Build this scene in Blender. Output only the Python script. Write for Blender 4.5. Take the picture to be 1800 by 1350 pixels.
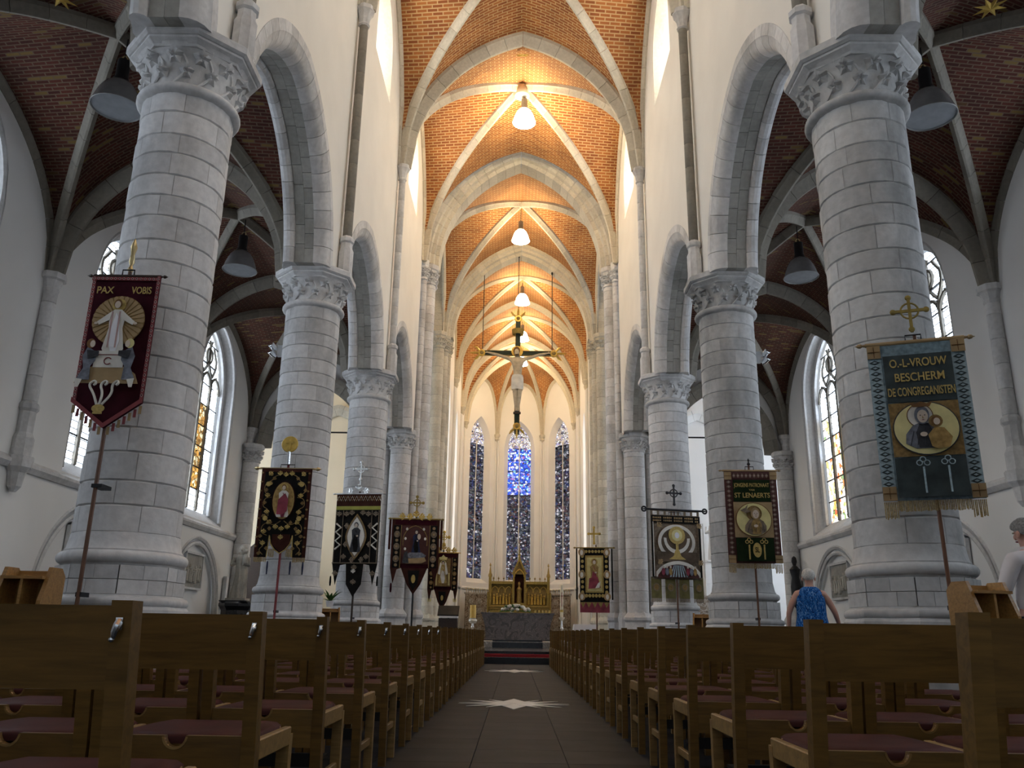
import bpy, bmesh, math, random
from mathutils import Vector, Matrix
from math import sin, cos, pi, sqrt, atan2, radians
random.seed(7)
SC = bpy.context.scene
for o in list(bpy.data.objects): bpy.data.objects.remove(o)
COL = SC.collection

# ------------------------------------------------------------------ camera
PITCH, ROLL, YAW, EYE = radians(16.696), radians(0.908), radians(-0.449), 0.775
def cam_axes():
    fw = Vector((sin(YAW)*cos(PITCH), cos(YAW)*cos(PITCH), sin(PITCH)))
    r0 = Vector((cos(YAW), -sin(YAW), 0)); u0 = r0.cross(fw)
    return r0*cos(ROLL)+u0*sin(ROLL), -r0*sin(ROLL)+u0*cos(ROLL), fw
_r, _u, _f = cam_axes()
cd = bpy.data.cameras.new('camera'); cam = bpy.data.objects.new('camera', cd); COL.objects.link(cam)
cd.sensor_fit = 'HORIZONTAL'; cd.sensor_width = 36.0; cd.lens = 36*1457/1800; cd.clip_end = 300; cd.clip_start = .05
cam.matrix_world = Matrix(((_r.x,_u.x,-_f.x,0),(_r.y,_u.y,-_f.y,0),(_r.z,_u.z,-_f.z,EYE),(0,0,0,1)))
SC.camera = cam

# ------------------------------------------------------------------ world + exposure
w = bpy.data.worlds.new('sky'); SC.world = w; w.use_nodes = True
bg = w.node_tree.nodes['Background']; bg.inputs[0].default_value = (.76,.87,1,1); bg.inputs[1].default_value = 0.45
SC.view_settings.view_transform = 'Standard'; SC.view_settings.look = 'None'
SC.view_settings.exposure = 0.36; SC.view_settings.gamma = 1.0; SC.view_settings.use_curve_mapping = False
SC.cycles.max_bounces = 5; SC.cycles.diffuse_bounces = 4; SC.cycles.glossy_bounces = 2; SC.cycles.use_adaptive_sampling = True; SC.cycles.adaptive_threshold = .08; SC.cycles.adaptive_min_samples = 24
SC.cycles.transmission_bounces = 4; SC.cycles.caustics_reflective = False; SC.cycles.caustics_refractive = False
SC.cycles.sample_clamp_indirect = 6.0
WIN, CLERE = 6.5, 15.0      # aisle window radiance, clerestory radiance

# ------------------------------------------------------------------ materials
MATS = {}
def nodes(name, rough=.7, spec=.3, metal=0):
    m = bpy.data.materials.new(name); m.use_nodes = True; nt = m.node_tree
    b = nt.nodes['Principled BSDF']; b.inputs['Roughness'].default_value = rough
    b.inputs['Specular IOR Level'].default_value = spec; b.inputs['Metallic'].default_value = metal
    MATS[name] = m
    return m, nt, b
def N(nt, t, **kw):
    n = nt.nodes.new(t)
    for k, v in kw.items():
        if k in n.inputs: n.inputs[k].default_value = v
        else: setattr(n, k, v)
    return n
def ramp(nt, fac, stops):
    r = nt.nodes.new('ShaderNodeValToRGB'); e = r.color_ramp.elements
    while len(e) < len(stops): e.new(.5)
    for i, (p, c) in enumerate(stops): e[i].position = p; e[i].color = (*c, 1)
    nt.links.new(fac, r.inputs[0]); return r.outputs[0]
def mix(nt, fac, a, b, mode='MIX'):
    m = nt.nodes.new('ShaderNodeMix'); m.data_type = 'RGBA'; m.blend_type = mode
    for s, v in ((0, fac), (6, a), (7, b)):
        if hasattr(v, 'is_output'): nt.links.new(v, m.inputs[s])
        elif s == 0: m.inputs[0].default_value = v
        else: m.inputs[s].default_value = (*v, 1)
    return m.outputs[2]
def bump(nt, b, h, st=.3, d=.01):
    n = N(nt, 'ShaderNodeBump', Strength=st, Distance=d); nt.links.new(h, n.inputs['Height']); nt.links.new(n.outputs[0], b.inputs['Normal'])
def plain(name, c, rough=.6, spec=.3, metal=0, var=.12, scale=6.0):
    m, nt, b = nodes(name, rough, spec, metal)
    tc = N(nt, 'ShaderNodeTexCoord'); no = N(nt, 'ShaderNodeTexNoise', Scale=scale, Detail=5.0)
    nt.links.new(tc.outputs['Object'], no.inputs['Vector'])
    lo = tuple(x*(1-var) for x in c); hi = tuple(min(1, x*(1+var)) for x in c)
    nt.links.new(ramp(nt, no.outputs['Fac'], [(.3, lo), (.7, hi)]), b.inputs['Base Color'])
    return m
def stone(name, c, dirt=.35, dirtc=(.12,.115,.10), scale=1.3, rnd=.22):
    m, nt, b = nodes(name, .85, .2)
    g = N(nt, 'ShaderNodeNewGeometry'); oi = N(nt, 'ShaderNodeObjectInfo')
    n1 = N(nt, 'ShaderNodeTexNoise', Scale=scale, Detail=7.0, Roughness=.62); n2 = N(nt, 'ShaderNodeTexNoise', Scale=14.0, Detail=6.0)
    mp = N(nt, 'ShaderNodeMapping'); mp.inputs['Scale'].default_value = (1, 1, .45)
    nt.links.new(g.outputs['Position'], mp.inputs[0]); nt.links.new(mp.outputs[0], n1.inputs['Vector']); nt.links.new(g.outputs['Position'], n2.inputs['Vector'])
    base = mix(nt, oi.outputs['Random'], tuple(x*(1-rnd) for x in c), tuple(min(1, x*(1+rnd*.6)) for x in c))
    base = mix(nt, .35, base, ramp(nt, n2.outputs['Fac'], [(.3, tuple(x*.72 for x in c)), (.7, tuple(min(1, x*1.2) for x in c))]))
    d = ramp(nt, n1.outputs['Fac'], [(.48, (0,0,0)), (.72, (1,1,1))])
    dm = N(nt, 'ShaderNodeMath', operation='MULTIPLY'); nt.links.new(d, dm.inputs[0]); dm.inputs[1].default_value = dirt
    nt.links.new(mix(nt, dm.outputs[0], base, dirtc), b.inputs['Base Color'])
    bump(nt, b, n2.outputs['Fac'], .35, .012)
    return m
def brick(name, c1, c2, mort, bw, rh, ms=.014, odd=None, oddp=.9):
    m, nt, b = nodes(name, .8, .25)
    uv = N(nt, 'ShaderNodeUVMap')
    br = N(nt, 'ShaderNodeTexBrick', Scale=1.0); br.inputs['Brick Width'].default_value = bw; br.inputs['Row Height'].default_value = rh
    br.inputs['Mortar Size'].default_value = ms; br.inputs['Mortar Smooth'].default_value = .2; br.inputs['Bias'].default_value = 0
    br.inputs['Color1'].default_value = (*c1, 1); br.inputs['Color2'].default_value = (*c2, 1); br.inputs['Mortar'].default_value = (*mort, 1)
    nt.links.new(uv.outputs[0], br.inputs['Vector'])
    n = N(nt, 'ShaderNodeTexNoise', Scale=1.1, Detail=4.0); nt.links.new(uv.outputs[0], n.inputs['Vector'])
    c = mix(nt, .5, br.outputs['Color'], ramp(nt, n.outputs['Fac'], [(.3, (.55,.5,.5)), (.7, (1.25,1.2,1.1))]), 'MULTIPLY')
    if odd:
        b2 = N(nt, 'ShaderNodeTexBrick', Scale=1.0); b2.inputs['Brick Width'].default_value = bw; b2.inputs['Row Height'].default_value = rh
        b2.inputs['Mortar Size'].default_value = 0; b2.inputs['Color1'].default_value = (0,0,0,1); b2.inputs['Color2'].default_value = (1,1,1,1)
        nt.links.new(uv.outputs[0], b2.inputs['Vector'])
        f = ramp(nt, b2.outputs['Color'], [(oddp, (0,0,0)), (oddp+.02, (1,1,1))])
        k = N(nt, 'ShaderNodeMath', operation='SUBTRACT'); nt.links.new(f, k.inputs[0]); nt.links.new(br.outputs['Fac'], k.inputs[1]); k.use_clamp = True
        c = mix(nt, k.outputs[0], c, odd)
    nt.links.new(c, b.inputs['Base Color'])
    inv = N(nt, 'ShaderNodeMath', operation='SUBTRACT'); inv.inputs[0].default_value = 1; nt.links.new(br.outputs['Fac'], inv.inputs[1])
    bump(nt, b, inv.outputs[0], .6, .01)
    return m
def wood(name, c, rough=.42, stretch=(3, 30, 30)):
    m, nt, b = nodes(name, rough, .4)
    tc = N(nt, 'ShaderNodeTexCoord'); mp = N(nt, 'ShaderNodeMapping'); mp.inputs['Scale'].default_value = stretch
    oi = N(nt, 'ShaderNodeObjectInfo'); n = N(nt, 'ShaderNodeTexNoise', Scale=1.6, Detail=8.0, Roughness=.6, Distortion=.6)
    nt.links.new(tc.outputs['Object'], mp.inputs[0]); nt.links.new(oi.outputs['Location'], mp.inputs['Location']); nt.links.new(mp.outputs[0], n.inputs['Vector'])
    g = ramp(nt, n.outputs['Fac'], [(.28, tuple(x*.62 for x in c)), (.52, c), (.8, tuple(x*1.35 for x in c))])
    nt.links.new(mix(nt, oi.outputs['Random'], g, mix(nt, 1.0, g, (.8,.76,.7), 'MULTIPLY')), b.inputs['Base Color'])
    bump(nt, b, n.outputs['Fac'], .08, .004)
    return m
def emis(name, c, s):
    m = bpy.data.materials.new(name); m.use_nodes = True; nt = m.node_tree; nt.nodes.clear()
    e = N(nt, 'ShaderNodeEmission'); e.inputs[0].default_value = (*c, 1); e.inputs[1].default_value = s
    o = N(nt, 'ShaderNodeOutputMaterial'); nt.links.new(e.outputs[0], o.inputs[0]); MATS[name] = m; return m
def glass(name, strength, stops, scale, lead=(.10,.16), lead_w=.05, figure=None, rot=0):
    """daylit leaded glass: gives off the daylight behind it, coloured by its own cells"""
    m = bpy.data.materials.new(name); m.use_nodes = True; nt = m.node_tree; nt.nodes.clear(); MATS[name] = m
    g = N(nt, 'ShaderNodeNewGeometry'); mp = N(nt, 'ShaderNodeMapping'); mp.inputs['Rotation'].default_value = (0, 0, rot)
    nt.links.new(g.outputs['Position'], mp.inputs[0]); sp = N(nt, 'ShaderNodeSeparateXYZ'); nt.links.new(mp.outputs[0], sp.inputs[0])
    cb = N(nt, 'ShaderNodeCombineXYZ'); nt.links.new(sp.outputs['Y'], cb.inputs[0]); nt.links.new(sp.outputs['Z'], cb.inputs[1])
    if scale:
        vo = N(nt, 'ShaderNodeTexVoronoi', Scale=scale); nt.links.new(cb.outputs[0], vo.inputs['Vector'])
        ed = N(nt, 'ShaderNodeTexVoronoi', Scale=scale, feature='DISTANCE_TO_EDGE'); nt.links.new(cb.outputs[0], ed.inputs['Vector'])
        sx = N(nt, 'ShaderNodeSeparateColor'); nt.links.new(vo.outputs['Color'], sx.inputs[0])
        c = ramp(nt, sx.outputs[0], stops); le = ramp(nt, ed.outputs['Distance'], [(lead_w, (.02,.02,.02)), (lead_w+.03, (1,1,1))])
        c = mix(nt, 1.0, c, le, 'MULTIPLY')
    else:
        br = N(nt, 'ShaderNodeTexBrick', Scale=1.0); br.inputs['Brick Width'].default_value = lead[0]; br.inputs['Row Height'].default_value = lead[1]
        br.offset = .5; br.inputs['Mortar Size'].default_value = .013; br.inputs['Mortar'].default_value = (.035,.04,.045,1)
        br.inputs['Color1'].default_value = (*stops[0], 1); br.inputs['Color2'].default_value = (*stops[1], 1); nt.links.new(cb.outputs[0], br.inputs['Vector'])
        c = br.outputs['Color']
    e = N(nt, 'ShaderNodeEmission'); e.inputs[1].default_value = strength; nt.links.new(c, e.inputs[0])
    o = N(nt, 'ShaderNodeOutputMaterial'); nt.links.new(e.outputs[0], o.inputs[0]); return m

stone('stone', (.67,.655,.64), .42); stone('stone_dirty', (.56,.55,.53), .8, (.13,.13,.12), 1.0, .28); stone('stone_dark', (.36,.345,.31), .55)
stone('rib_stone', (.58,.53,.43), .3, (.25,.22,.16)); stone('rib_dark', (.26,.235,.195), .45); stone('mortar', (.42,.40,.38), .2); stone('statue', (.47,.44,.38), .6, (.16,.15,.13), 5.0)
plain('plaster', (.80,.765,.70), .9, .1, var=.04, scale=.8); plain('plaster_white', (.80,.785,.76), .9, .1, var=.03, scale=.7); plain('plaster_cream', (.78,.68,.50), .9, .1, var=.05, scale=.7)
brick('vault_brick', (.42,.155,.045), (.27,.085,.028), (.56,.36,.17), .30, .095, .017)
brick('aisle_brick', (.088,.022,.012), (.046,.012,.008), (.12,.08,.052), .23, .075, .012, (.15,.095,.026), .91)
wood('oak', (.185,.098,.022)); wood('oak_light', (.34,.20,.066)); wood('rack_wood', (.40,.215,.065)); wood('dark_wood', (.05,.03,.02)); wood('pole_wood', (.16,.07,.035), .4, (30,30,3))
plain('leather', (.070,.019,.016), .6, .12, var=.25); plain('black_shelf', (.012,.010,.009), .5); plain('chrome', (.75,.77,.8), .16, .5, 1, .05)
plain('floor_slate', (.026,.026,.029), .55, .06, var=.35, scale=2.5); plain('floor_slate_dark', (.021,.021,.024), .55, .06, var=.35, scale=2.5)
plain('inlay', (.75,.74,.70), .4, .4); plain('grout', (.05,.048,.05), .7)
plain('black_marble', (.014,.014,.016), .2, .5); plain('red_carpet', (.30,.030,.035), .95, .1, var=.2, scale=40)
plain('gold', (.58,.39,.09), .42, .5, .6, .2, 12); plain('gold_matte', (.30,.22,.06), .6, .3, .3, .25, 14); plain('dark_gold', (.30,.21,.07), .5, .4, .5, .35, 20)
plain('brass', (.55,.43,.22), .3, .5, .8); plain('iron', (.03,.03,.032), .5, .4, .6); plain('green_black', (.018,.032,.022), .55)
plain('flesh_wood', (.50,.42,.30), .6, .3, var=.2); plain('skin', (.58,.33,.25), .55, .3, var=.08); plain('hair_white', (.62,.60,.55), .8, var=.25, scale=60); plain('hair_grey', (.24,.23,.22), .8, var=.4, scale=60)
plain('shirt', (.70,.66,.66), .85, .1, var=.05); plain('cloth_white', (.82,.82,.84), .85, .1, var=.03); plain('trousers', (.03,.03,.04), .8)
plain('leaf', (.06,.14,.03), .5); plain('petal', (.80,.76,.66), .7, var=.12, scale=30); plain('wax', (.78,.70,.52), .5); plain('wax_gold', (.72,.50,.14), .5)
plain('lamp_metal', (.17,.165,.155), .35, .5, .6); plain('lamp_glass', (.20,.20,.20), .2, .5, .1, .1); plain('lamp_inner', (.15,.155,.16), .5, .2)
plain('speaker_white', (.74,.75,.77), .6)
# banner cloths
plain('maroon', (.040,.006,.011), .9, .1, var=.3); plain('maroon_trim', (.26,.07,.075), .85, .1); plain('trim_pale', (.45,.30,.28), .85, .1)
plain('velvet_black', (.012,.011,.010), .9, .1, var=.3); plain('velvet_green', (.012,.022,.008), .9, .1, var=.3); plain('brown_cloth', (.052,.018,.013), .9, .1, var=.3)
plain('plum', (.10,.045,.04), .9, .1); plain('blue_cloth', (.19,.26,.29), .85, .15, var=.3, scale=25); plain('blue_pale', (.34,.43,.46), .85, .15, var=.25, scale=40)
plain('slate_cloth', (.055,.068,.068), .9, .1, var=.3); plain('gold_thread', (.46,.33,.10), .5, .4, .25, .25, 40); plain('old_gold', (.25,.16,.06), .75, .2, .1, .3, 30)
plain('satin_yellow', (.66,.58,.25), .4, .5, .05, .12, 8); plain('ivory', (.70,.67,.60), .7, .2); plain('tan_cloth', (.36,.25,.13), .8, .15, var=.2); plain('taupe_dark', (.115,.085,.06), .85, .1, var=.3); plain('olive_dark', (.15,.13,.05), .8, .15, var=.3); plain('taupe', (.20,.155,.11), .8, .15, var=.3, scale=20)
plain('grey_robe', (.17,.18,.21), .8, .15, var=.4, scale=18); plain('grey_dark', (.055,.055,.06), .85, .1, var=.3, scale=18); plain('ochre_robe', (.34,.22,.08), .8, .15, var=.35, scale=20)
plain('rose_robe', (.24,.05,.07), .8, .15, var=.3); plain('face', (.60,.50,.40), .7); plain('hair_brown', (.17,.085,.03), .8, var=.3); plain('navy', (.02,.025,.06), .85); plain('silver', (.60,.60,.58), .3, .5, .8)
plain('fringe_gold', (.40,.29,.13), .8, .2, var=.4, scale=70); plain('olive_gold', (.34,.33,.07), .7, .2)
glass('glass_clear', WIN, [(.82,.91,1),(.58,.70,.90)], 0, (.11,.17)); glass('glass_clere', CLERE, [(1,.97,.9),(.95,.92,.85)], 0, (.2,.25))
glass('glass_warm', WIN*.28, [(0,(1,.98,.95)),(.45,(1,.93,.8)),(.55,(.9,.5,.12)),(.64,(.75,.12,.05)),(.72,(1,.8,.35)),(.8,(.15,.3,.1)),(.9,(1,.97,.95))], 7, lead_w=.02)
glass('glass_orange', WIN*.2, [(0,(.9,.5,.12)),(.3,(.15,.09,.04)),(.5,(.7,.35,.08)),(.7,(.05,.05,.05)),(.85,(1,.85,.5))], 8, lead_w=.03)
glass('choir_fill_glass', 2.2, [(1,.97,.92),(.9,.9,.88)], 0, (.2,.25))  # glow of the added choir side windows
glass('glass_apse', .95, [(0,(.02,.02,.03)),(.26,(.06,.055,.07)),(.40,(.13,.07,.06)),(.52,(.035,.05,.14)),(.64,(.15,.14,.14)),(.78,(.05,.07,.08)),(.88,(.20,.20,.26)),(.965,(.55,.53,.58))], 8.5, lead_w=.04, rot=pi/2)
glass('glass_apse_blue', 1.7, [(0,(.02,.05,.35)),(.25,(.05,.12,.75)),(.45,(.02,.03,.12)),(.58,(.25,.28,.9)),(.68,(.3,.08,.14)),(.78,(.15,.55,.85)),(.93,(.75,.75,.9))], 8.0, lead_w=.03, rot=pi/2)
glass('glass_apse_top', 1.1, [(0,(.9,.88,.95)),(.3,(.35,.3,.5)),(.45,(.1,.08,.08)),(.6,(1,.95,.95)),(.8,(.5,.35,.25)),(.92,(1,1,1))], 9.0, lead_w=.04, rot=pi/2)
emis('lamp_glow', (1,.78,.46), 62.0)

def marble(name, c, vein, sc, w_=.03, rough=.25):
    m, nt, b = nodes(name, rough, .5)
    tc = N(nt, 'ShaderNodeTexCoord'); n = N(nt, 'ShaderNodeTexNoise', Scale=sc, Detail=9.0, Distortion=2.2); nt.links.new(tc.outputs['Object'], n.inputs['Vector'])
    nt.links.new(ramp(nt, n.outputs['Fac'], [(.35, tuple(x*.6 for x in c)), (.5-w_, c), (.5, vein), (.5+w_, c), (.7, tuple(x*1.3 for x in c))]), b.inputs['Base Color']); return m
marble('altar_marble', (.125,.108,.102), (.40,.30,.27), 3.4, .010); marble('brown_marble', (.19,.14,.10), (.42,.37,.31), 3.2, .08); marble('pale_marble', (.45,.42,.37), (.2,.17,.14), 5, .05)
def print_blue():
    m, nt, b = nodes('blue_print', .85, .1)
    tc = N(nt, 'ShaderNodeTexCoord'); n = N(nt, 'ShaderNodeTexNoise', Scale=16.0, Detail=3.0, Distortion=3.5); mp = N(nt, 'ShaderNodeMapping'); mp.inputs['Scale'].default_value = (1.6,1.6,.7)
    nt.links.new(tc.outputs['Object'], mp.inputs[0]); nt.links.new(mp.outputs[0], n.inputs['Vector'])
    nt.links.new(ramp(nt, n.outputs['Fac'], [(.38, (.01,.03,.12)), (.48, (.015,.11,.36)), (.56, (.02,.16,.5)), (.66, (.25,.42,.62))]), b.inputs['Base Color'])
print_blue()

# ------------------------------------------------------------------ mesh helpers
class MB:
    def __init__(s): s.v = []; s.f = []; s.uv = []
    def add(s, vs, fs):
        o = len(s.v); s.v += [tuple(p) for p in vs]; s.f += [tuple(i+o for i in f) for f in fs]; return s
    def box(s, c, d, rz=0, top=1.0):
        x, y, z = (q/2 for q in d); P = []
        for zz, k in ((-z, 1), (z, top)):
            for xx, yy in ((-x, -y), (x, -y), (x, y), (-x, y)):
                xx *= k; yy *= k; P.append((c[0]+xx*cos(rz)-yy*sin(rz), c[1]+xx*sin(rz)+yy*cos(rz), c[2]+zz))
        return s.add(P, [(3,2,1,0),(4,5,6,7),(0,1,5,4),(1,2,6,5),(2,3,7,6),(3,0,4,7)])
    def lathe(s, prof, n=24, c=(0,0,0), a0=0.0, a1=2*pi, cap=True):
        full = abs(a1-a0-2*pi) < 1e-6; m = n if full else n+1; P = []; F = []
        for r, z in prof:
            for i in range(m):
                a = a0+(a1-a0)*i/n; P.append((c[0]+r*cos(a), c[1]+r*sin(a), c[2]+z))
        for j in range(len(prof)-1):
            for i in range(n):
                k = (i+1) % m if full else i+1
                F.append((j*m+i, j*m+k, (j+1)*m+k, (j+1)*m+i))
        if cap and full:
            F.append(tuple(range(m-1, -1, -1))); t = (len(prof)-1)*m; F.append(tuple(range(t, t+m)))
        return s.add(P, F)
    def tube(s, pts, r, n=8, cap=True):
        pts = [Vector(p) for p in pts]; P = []; F = []; rr = r if isinstance(r, (list, tuple)) else [r]*len(pts); pv = None
        for i, p in enumerate(pts):
            t = (pts[min(i+1, len(pts)-1)]-pts[max(i-1, 0)]).normalized()
            if pv is None: a = Vector((0,0,1)) if abs(t.z) < .9 else Vector((1,0,0)); pv = (a-t*a.dot(t)).normalized()
            else: pv = (pv-t*pv.dot(t)).normalized()
            q = t.cross(pv)
            for k in range(n):
                a = 2*pi*k/n; P.append(p+(pv*cos(a)+q*sin(a))*rr[i])
        for i in range(len(pts)-1):
            for k in range(n): F.append((i*n+k, i*n+(k+1) % n, (i+1)*n+(k+1) % n, (i+1)*n+k))
        if cap: F.append(tuple(range(n-1, -1, -1))); t = (len(pts)-1)*n; F.append(tuple(range(t, t+n)))
        return s.add(P, F)
    def sweep(s, frames, prof, cap=True):
        """frames: (origin, e1, e2); prof: closed polygon of (a, b) in e1, e2"""
        n = len(prof); P = []; F = []
        for o, e1, e2 in frames:
            for a, b in prof: P.append(Vector(o)+Vector(e1)*a+Vector(e2)*b)
        for i in range(len(frames)-1):
            for k in range(n): F.append((i*n+k, i*n+(k+1) % n, (i+1)*n+(k+1) % n, (i+1)*n+k))
        if cap: F.append(tuple(range(n-1, -1, -1))); t = (len(frames)-1)*n; F.append(tuple(range(t, t+n)))
        return s.add(P, F)
    def prism(s, poly, y0, y1, M=None):
        """polygon in (x, z) extruded from y0 to y1"""
        n = len(poly); P = [(x, y0, z) for x, z in poly]+[(x, y1, z) for x, z in poly]
        if M is not None: P = [M @ Vector(p) for p in P]
        return s.add(P, [tuple(range(n)), tuple(range(2*n-1, n-1, -1))]+[(i, i+n, (i+1) % n+n, (i+1) % n) for i in range(n)])
    def ell(s, c, r, nu=12, nv=8):
        P = [(c[0], c[1], c[2]-r[2])]; F = []
        for j in range(1, nv):
            ph = -pi/2+pi*j/nv
            for i in range(nu): a = 2*pi*i/nu; P.append((c[0]+r[0]*cos(ph)*cos(a), c[1]+r[1]*cos(ph)*sin(a), c[2]+r[2]*sin(ph)))
        P.append((c[0], c[1], c[2]+r[2])); L = len(P)-1
        for i in range(nu): F.append((0, 1+(i+1) % nu, 1+i)); F.append((L, 1+(nv-2)*nu+i, 1+(nv-2)*nu+(i+1) % nu))
        for j in range(nv-2):
            for i in range(nu): F.append((1+j*nu+i, 1+j*nu+(i+1) % nu, 1+(j+1)*nu+(i+1) % nu, 1+(j+1)*nu+i))
        return s.add(P, F)
    def mesh(s, name, mat, smooth=35, uv=None, fix=True):
        me = bpy.data.meshes.new(name); me.from_pydata(s.v, [], s.f)
        if uv is not None:
            l = me.uv_layers.new(name='UVMap')
            for p in me.polygons:
                for li in p.loop_indices: l.data[li].uv = uv[me.loops[li].vertex_index]
        if fix:
            bm = bmesh.new(); bm.from_mesh(me); bmesh.ops.recalc_face_normals(bm, faces=bm.faces); bm.to_mesh(me); bm.free()
        if smooth:
            me.polygons.foreach_set('use_smooth', [True]*len(me.polygons)); me.set_sharp_from_angle(angle=radians(smooth))
        me.materials.append(MATS[mat]); return me
def tag(o, label=None, cat=None, group=None, kind=None):
    for k, v in (('label', label), ('category', cat), ('group', group), ('kind', kind)):
        if v: o[k] = v
    return o
def link(name, me, parent=None, loc=(0,0,0), rot=None, **t):
    o = bpy.data.objects.new(name, me); COL.objects.link(o); o.parent = parent; o.location = loc
    if rot is not None: o.rotation_euler = rot
    return tag(o, **t)
def obj(name, mb, mat, parent=None, loc=(0,0,0), rot=None, smooth=35, **t):
    return link(name, mb.mesh(name, mat, smooth), parent, loc, rot, **t)
def empty(name, loc=(0,0,0), rz=0, parent=None, **t):
    o = bpy.data.objects.new(name, None); COL.objects.link(o); o.location = loc; o.rotation_euler = (0,0,rz); o.parent = parent
    o.empty_display_size = .1
    return tag(o, **t)
def copy_tree(o, parent=None, loc=None, rz=None, **t):
    c = o.copy(); COL.objects.link(c); c.parent = parent
    if loc is not None: c.location = loc
    if rz is not None: c.rotation_euler = (0,0,rz)
    for ch in list(o.children): copy_tree(ch, c)
    return tag(c, **t)
def struct(name, label, cat=None): return empty(name, label=label, kind='structure')
def bevel_box(d, b=.006):
    """box centred on origin with chamfered edges"""
    bm = bmesh.new(); bmesh.ops.create_cube(bm, size=1)
    for v in bm.verts: v.co = Vector((v.co.x*d[0], v.co.y*d[1], v.co.z*d[2]))
    bmesh.ops.bevel(bm, geom=list(bm.edges), offset=b, segments=1, affect='EDGES')
    m = MB(); m.add([v.co[:] for v in bm.verts], [tuple(v.index for v in f.verts) for f in bm.faces]); bm.free(); return m
def arc_pts(cx, cz, r, a0, a1, n): return [(cx+r*cos(a0+(a1-a0)*i/n), cz+r*sin(a0+(a1-a0)*i/n)) for i in range(n+1)]
class Arch:
    """pointed arch: half span s, rise; z(u) above the springing"""
    def __init__(a, s, rise): a.s = s; a.h = rise; a.r = (s*s+rise*rise)/(2*s); a.c = s-a.r; a.top = atan2(rise, -a.c)
    def z(a, u):
        u = abs(u); return sqrt(max(0, a.r**2-(u-a.c)**2)) if u <= a.s else 0.0
    def pts(a, n=12, off=0.0):
        R = [(a.c+(a.r+off)*cos(t), (a.r+off)*sin(t)) for t in [a.top_off(off)*i/n for i in range(n+1)]]
        return R+[(-u, q) for u, q in R[-2::-1]]
    def top_off(a, off): return math.acos(max(-1, min(1, -a.c/(a.r+off))))

# ================================================================== STRUCTURE
EDG = [-4.26, 2.17, 8.6, 15.03, 21.46, 27.9]; BAY = 6.43; CX = 4.0; NW = 3.6; AW = 4.5; OW = 9.3; XO = .15
SIDES = ((-1, 'left'), (1, 'right'))
ORD = {1: 'nearest', 2: 'second', 3: 'third', 4: 'fourth'}

# ---- floor
floor = struct('floor', 'dark slate paving of the church floor')
obj('floor_slab', MB().box((0, 24, -.11), (32, 72, .2)), 'grout', floor)
T = .6; tm = [bevel_box((T-.003, T-.003, .02), .0015).mesh('floor_tile', k) for k in ('floor_slate', 'floor_slate_dark', 'floor_slate')]
for j in range(36):
    for i in range(-2, 3): link('floor_tile', tm[random.randrange(3)], floor, (i*T+.04, 1.1+j*T, -.01))
pv = MB()
for i in list(range(-15, -2))+list(range(3, 16)):
    for j in range(46):
        x, y = i*T+.04, .5+j*T; h = T/2-.004; pv.add([(x-h,y-h,0),(x+h,y-h,0),(x+h,y+h,0),(x-h,y+h,0)], [(0,1,2,3)])
o = link('floor_tile_field', pv.mesh('floor_tile_field', 'floor_slate', 0, fix=False), floor); o['kind'] = 'stuff'
def star_inlay(y, k):
    s = empty('floor_star', (0, y, 0), label='pale stone compass star inlaid in the aisle floor, '+('the nearer one' if k == 0 else 'the farther one near the steps'), cat='floor inlay', group='star inlays in the aisle')
    for n, (L, W, a) in enumerate([(.72,.15,pi/2),(.72,.15,-pi/2)]+[(.63,.045,e+s*.10) for e in (0,pi) for s in (-1,1)]+[(.66,.075,s*.66+e) for e in (0,pi) for s in (-1,1)]+[(.60,.05,s*1.05+e) for e in (0,pi) for s in (-1,1)]):
        m = MB().prism([(0,0),(L*.32,W),(L,0),(L*.32,-W)], 0, .004, Matrix.Rotation(a, 4, 'Z') @ Matrix(((1,0,0,0),(0,0,1,0),(0,1,0,0),(0,0,0,1))))
        obj('star_ray', m, 'inlay', s, (0, 0, .0005+n*.00025))
star_inlay(10.05, 0); star_inlay(18.4, 1)

# ---- wall helpers
def strips(M, us, segs, pos):
    for a, b in zip(us[:-1], us[1:]):
        if b-a < 1e-6: continue
        md = (a+b)/2
        for (l0, h0), (l1, h1) in zip(segs(a, md), segs(b, md)):
            if h0-l0 < 1e-5 and h1-l1 < 1e-5: continue
            M.add([pos(a, l0), pos(b, l1), pos(b, h1), pos(a, h0)], [(0,1,2,3)])
def lin(a, b, n): return [a+(b-a)*i/n for i in range(n+1)]
def outline(w, sill, spr, A, n=10): return [(-w, sill), (w, sill)]+[(u, spr+z) for u, z in A.pts(n)]
def reveal(name, parent, pos, o1, d1, o2, d2, mat):
    m = MB(); n = len(o1)
    P = [pos(u, z, d1) for u, z in o1]+[pos(u, z, d2) for u, z in o2]
    m.add(P, [(i, (i+1) % n, (i+1) % n+n, i+n) for i in range(n)]); return obj(name, m, mat, parent, smooth=30)
def P_(t, k):   # normalised pointed profile, k = rise / half span
    r = (1+k*k)/2; c = 1-r; t = min(1, abs(t)); return sqrt(max(0, r*r-(t-c)**2))/k
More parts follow.
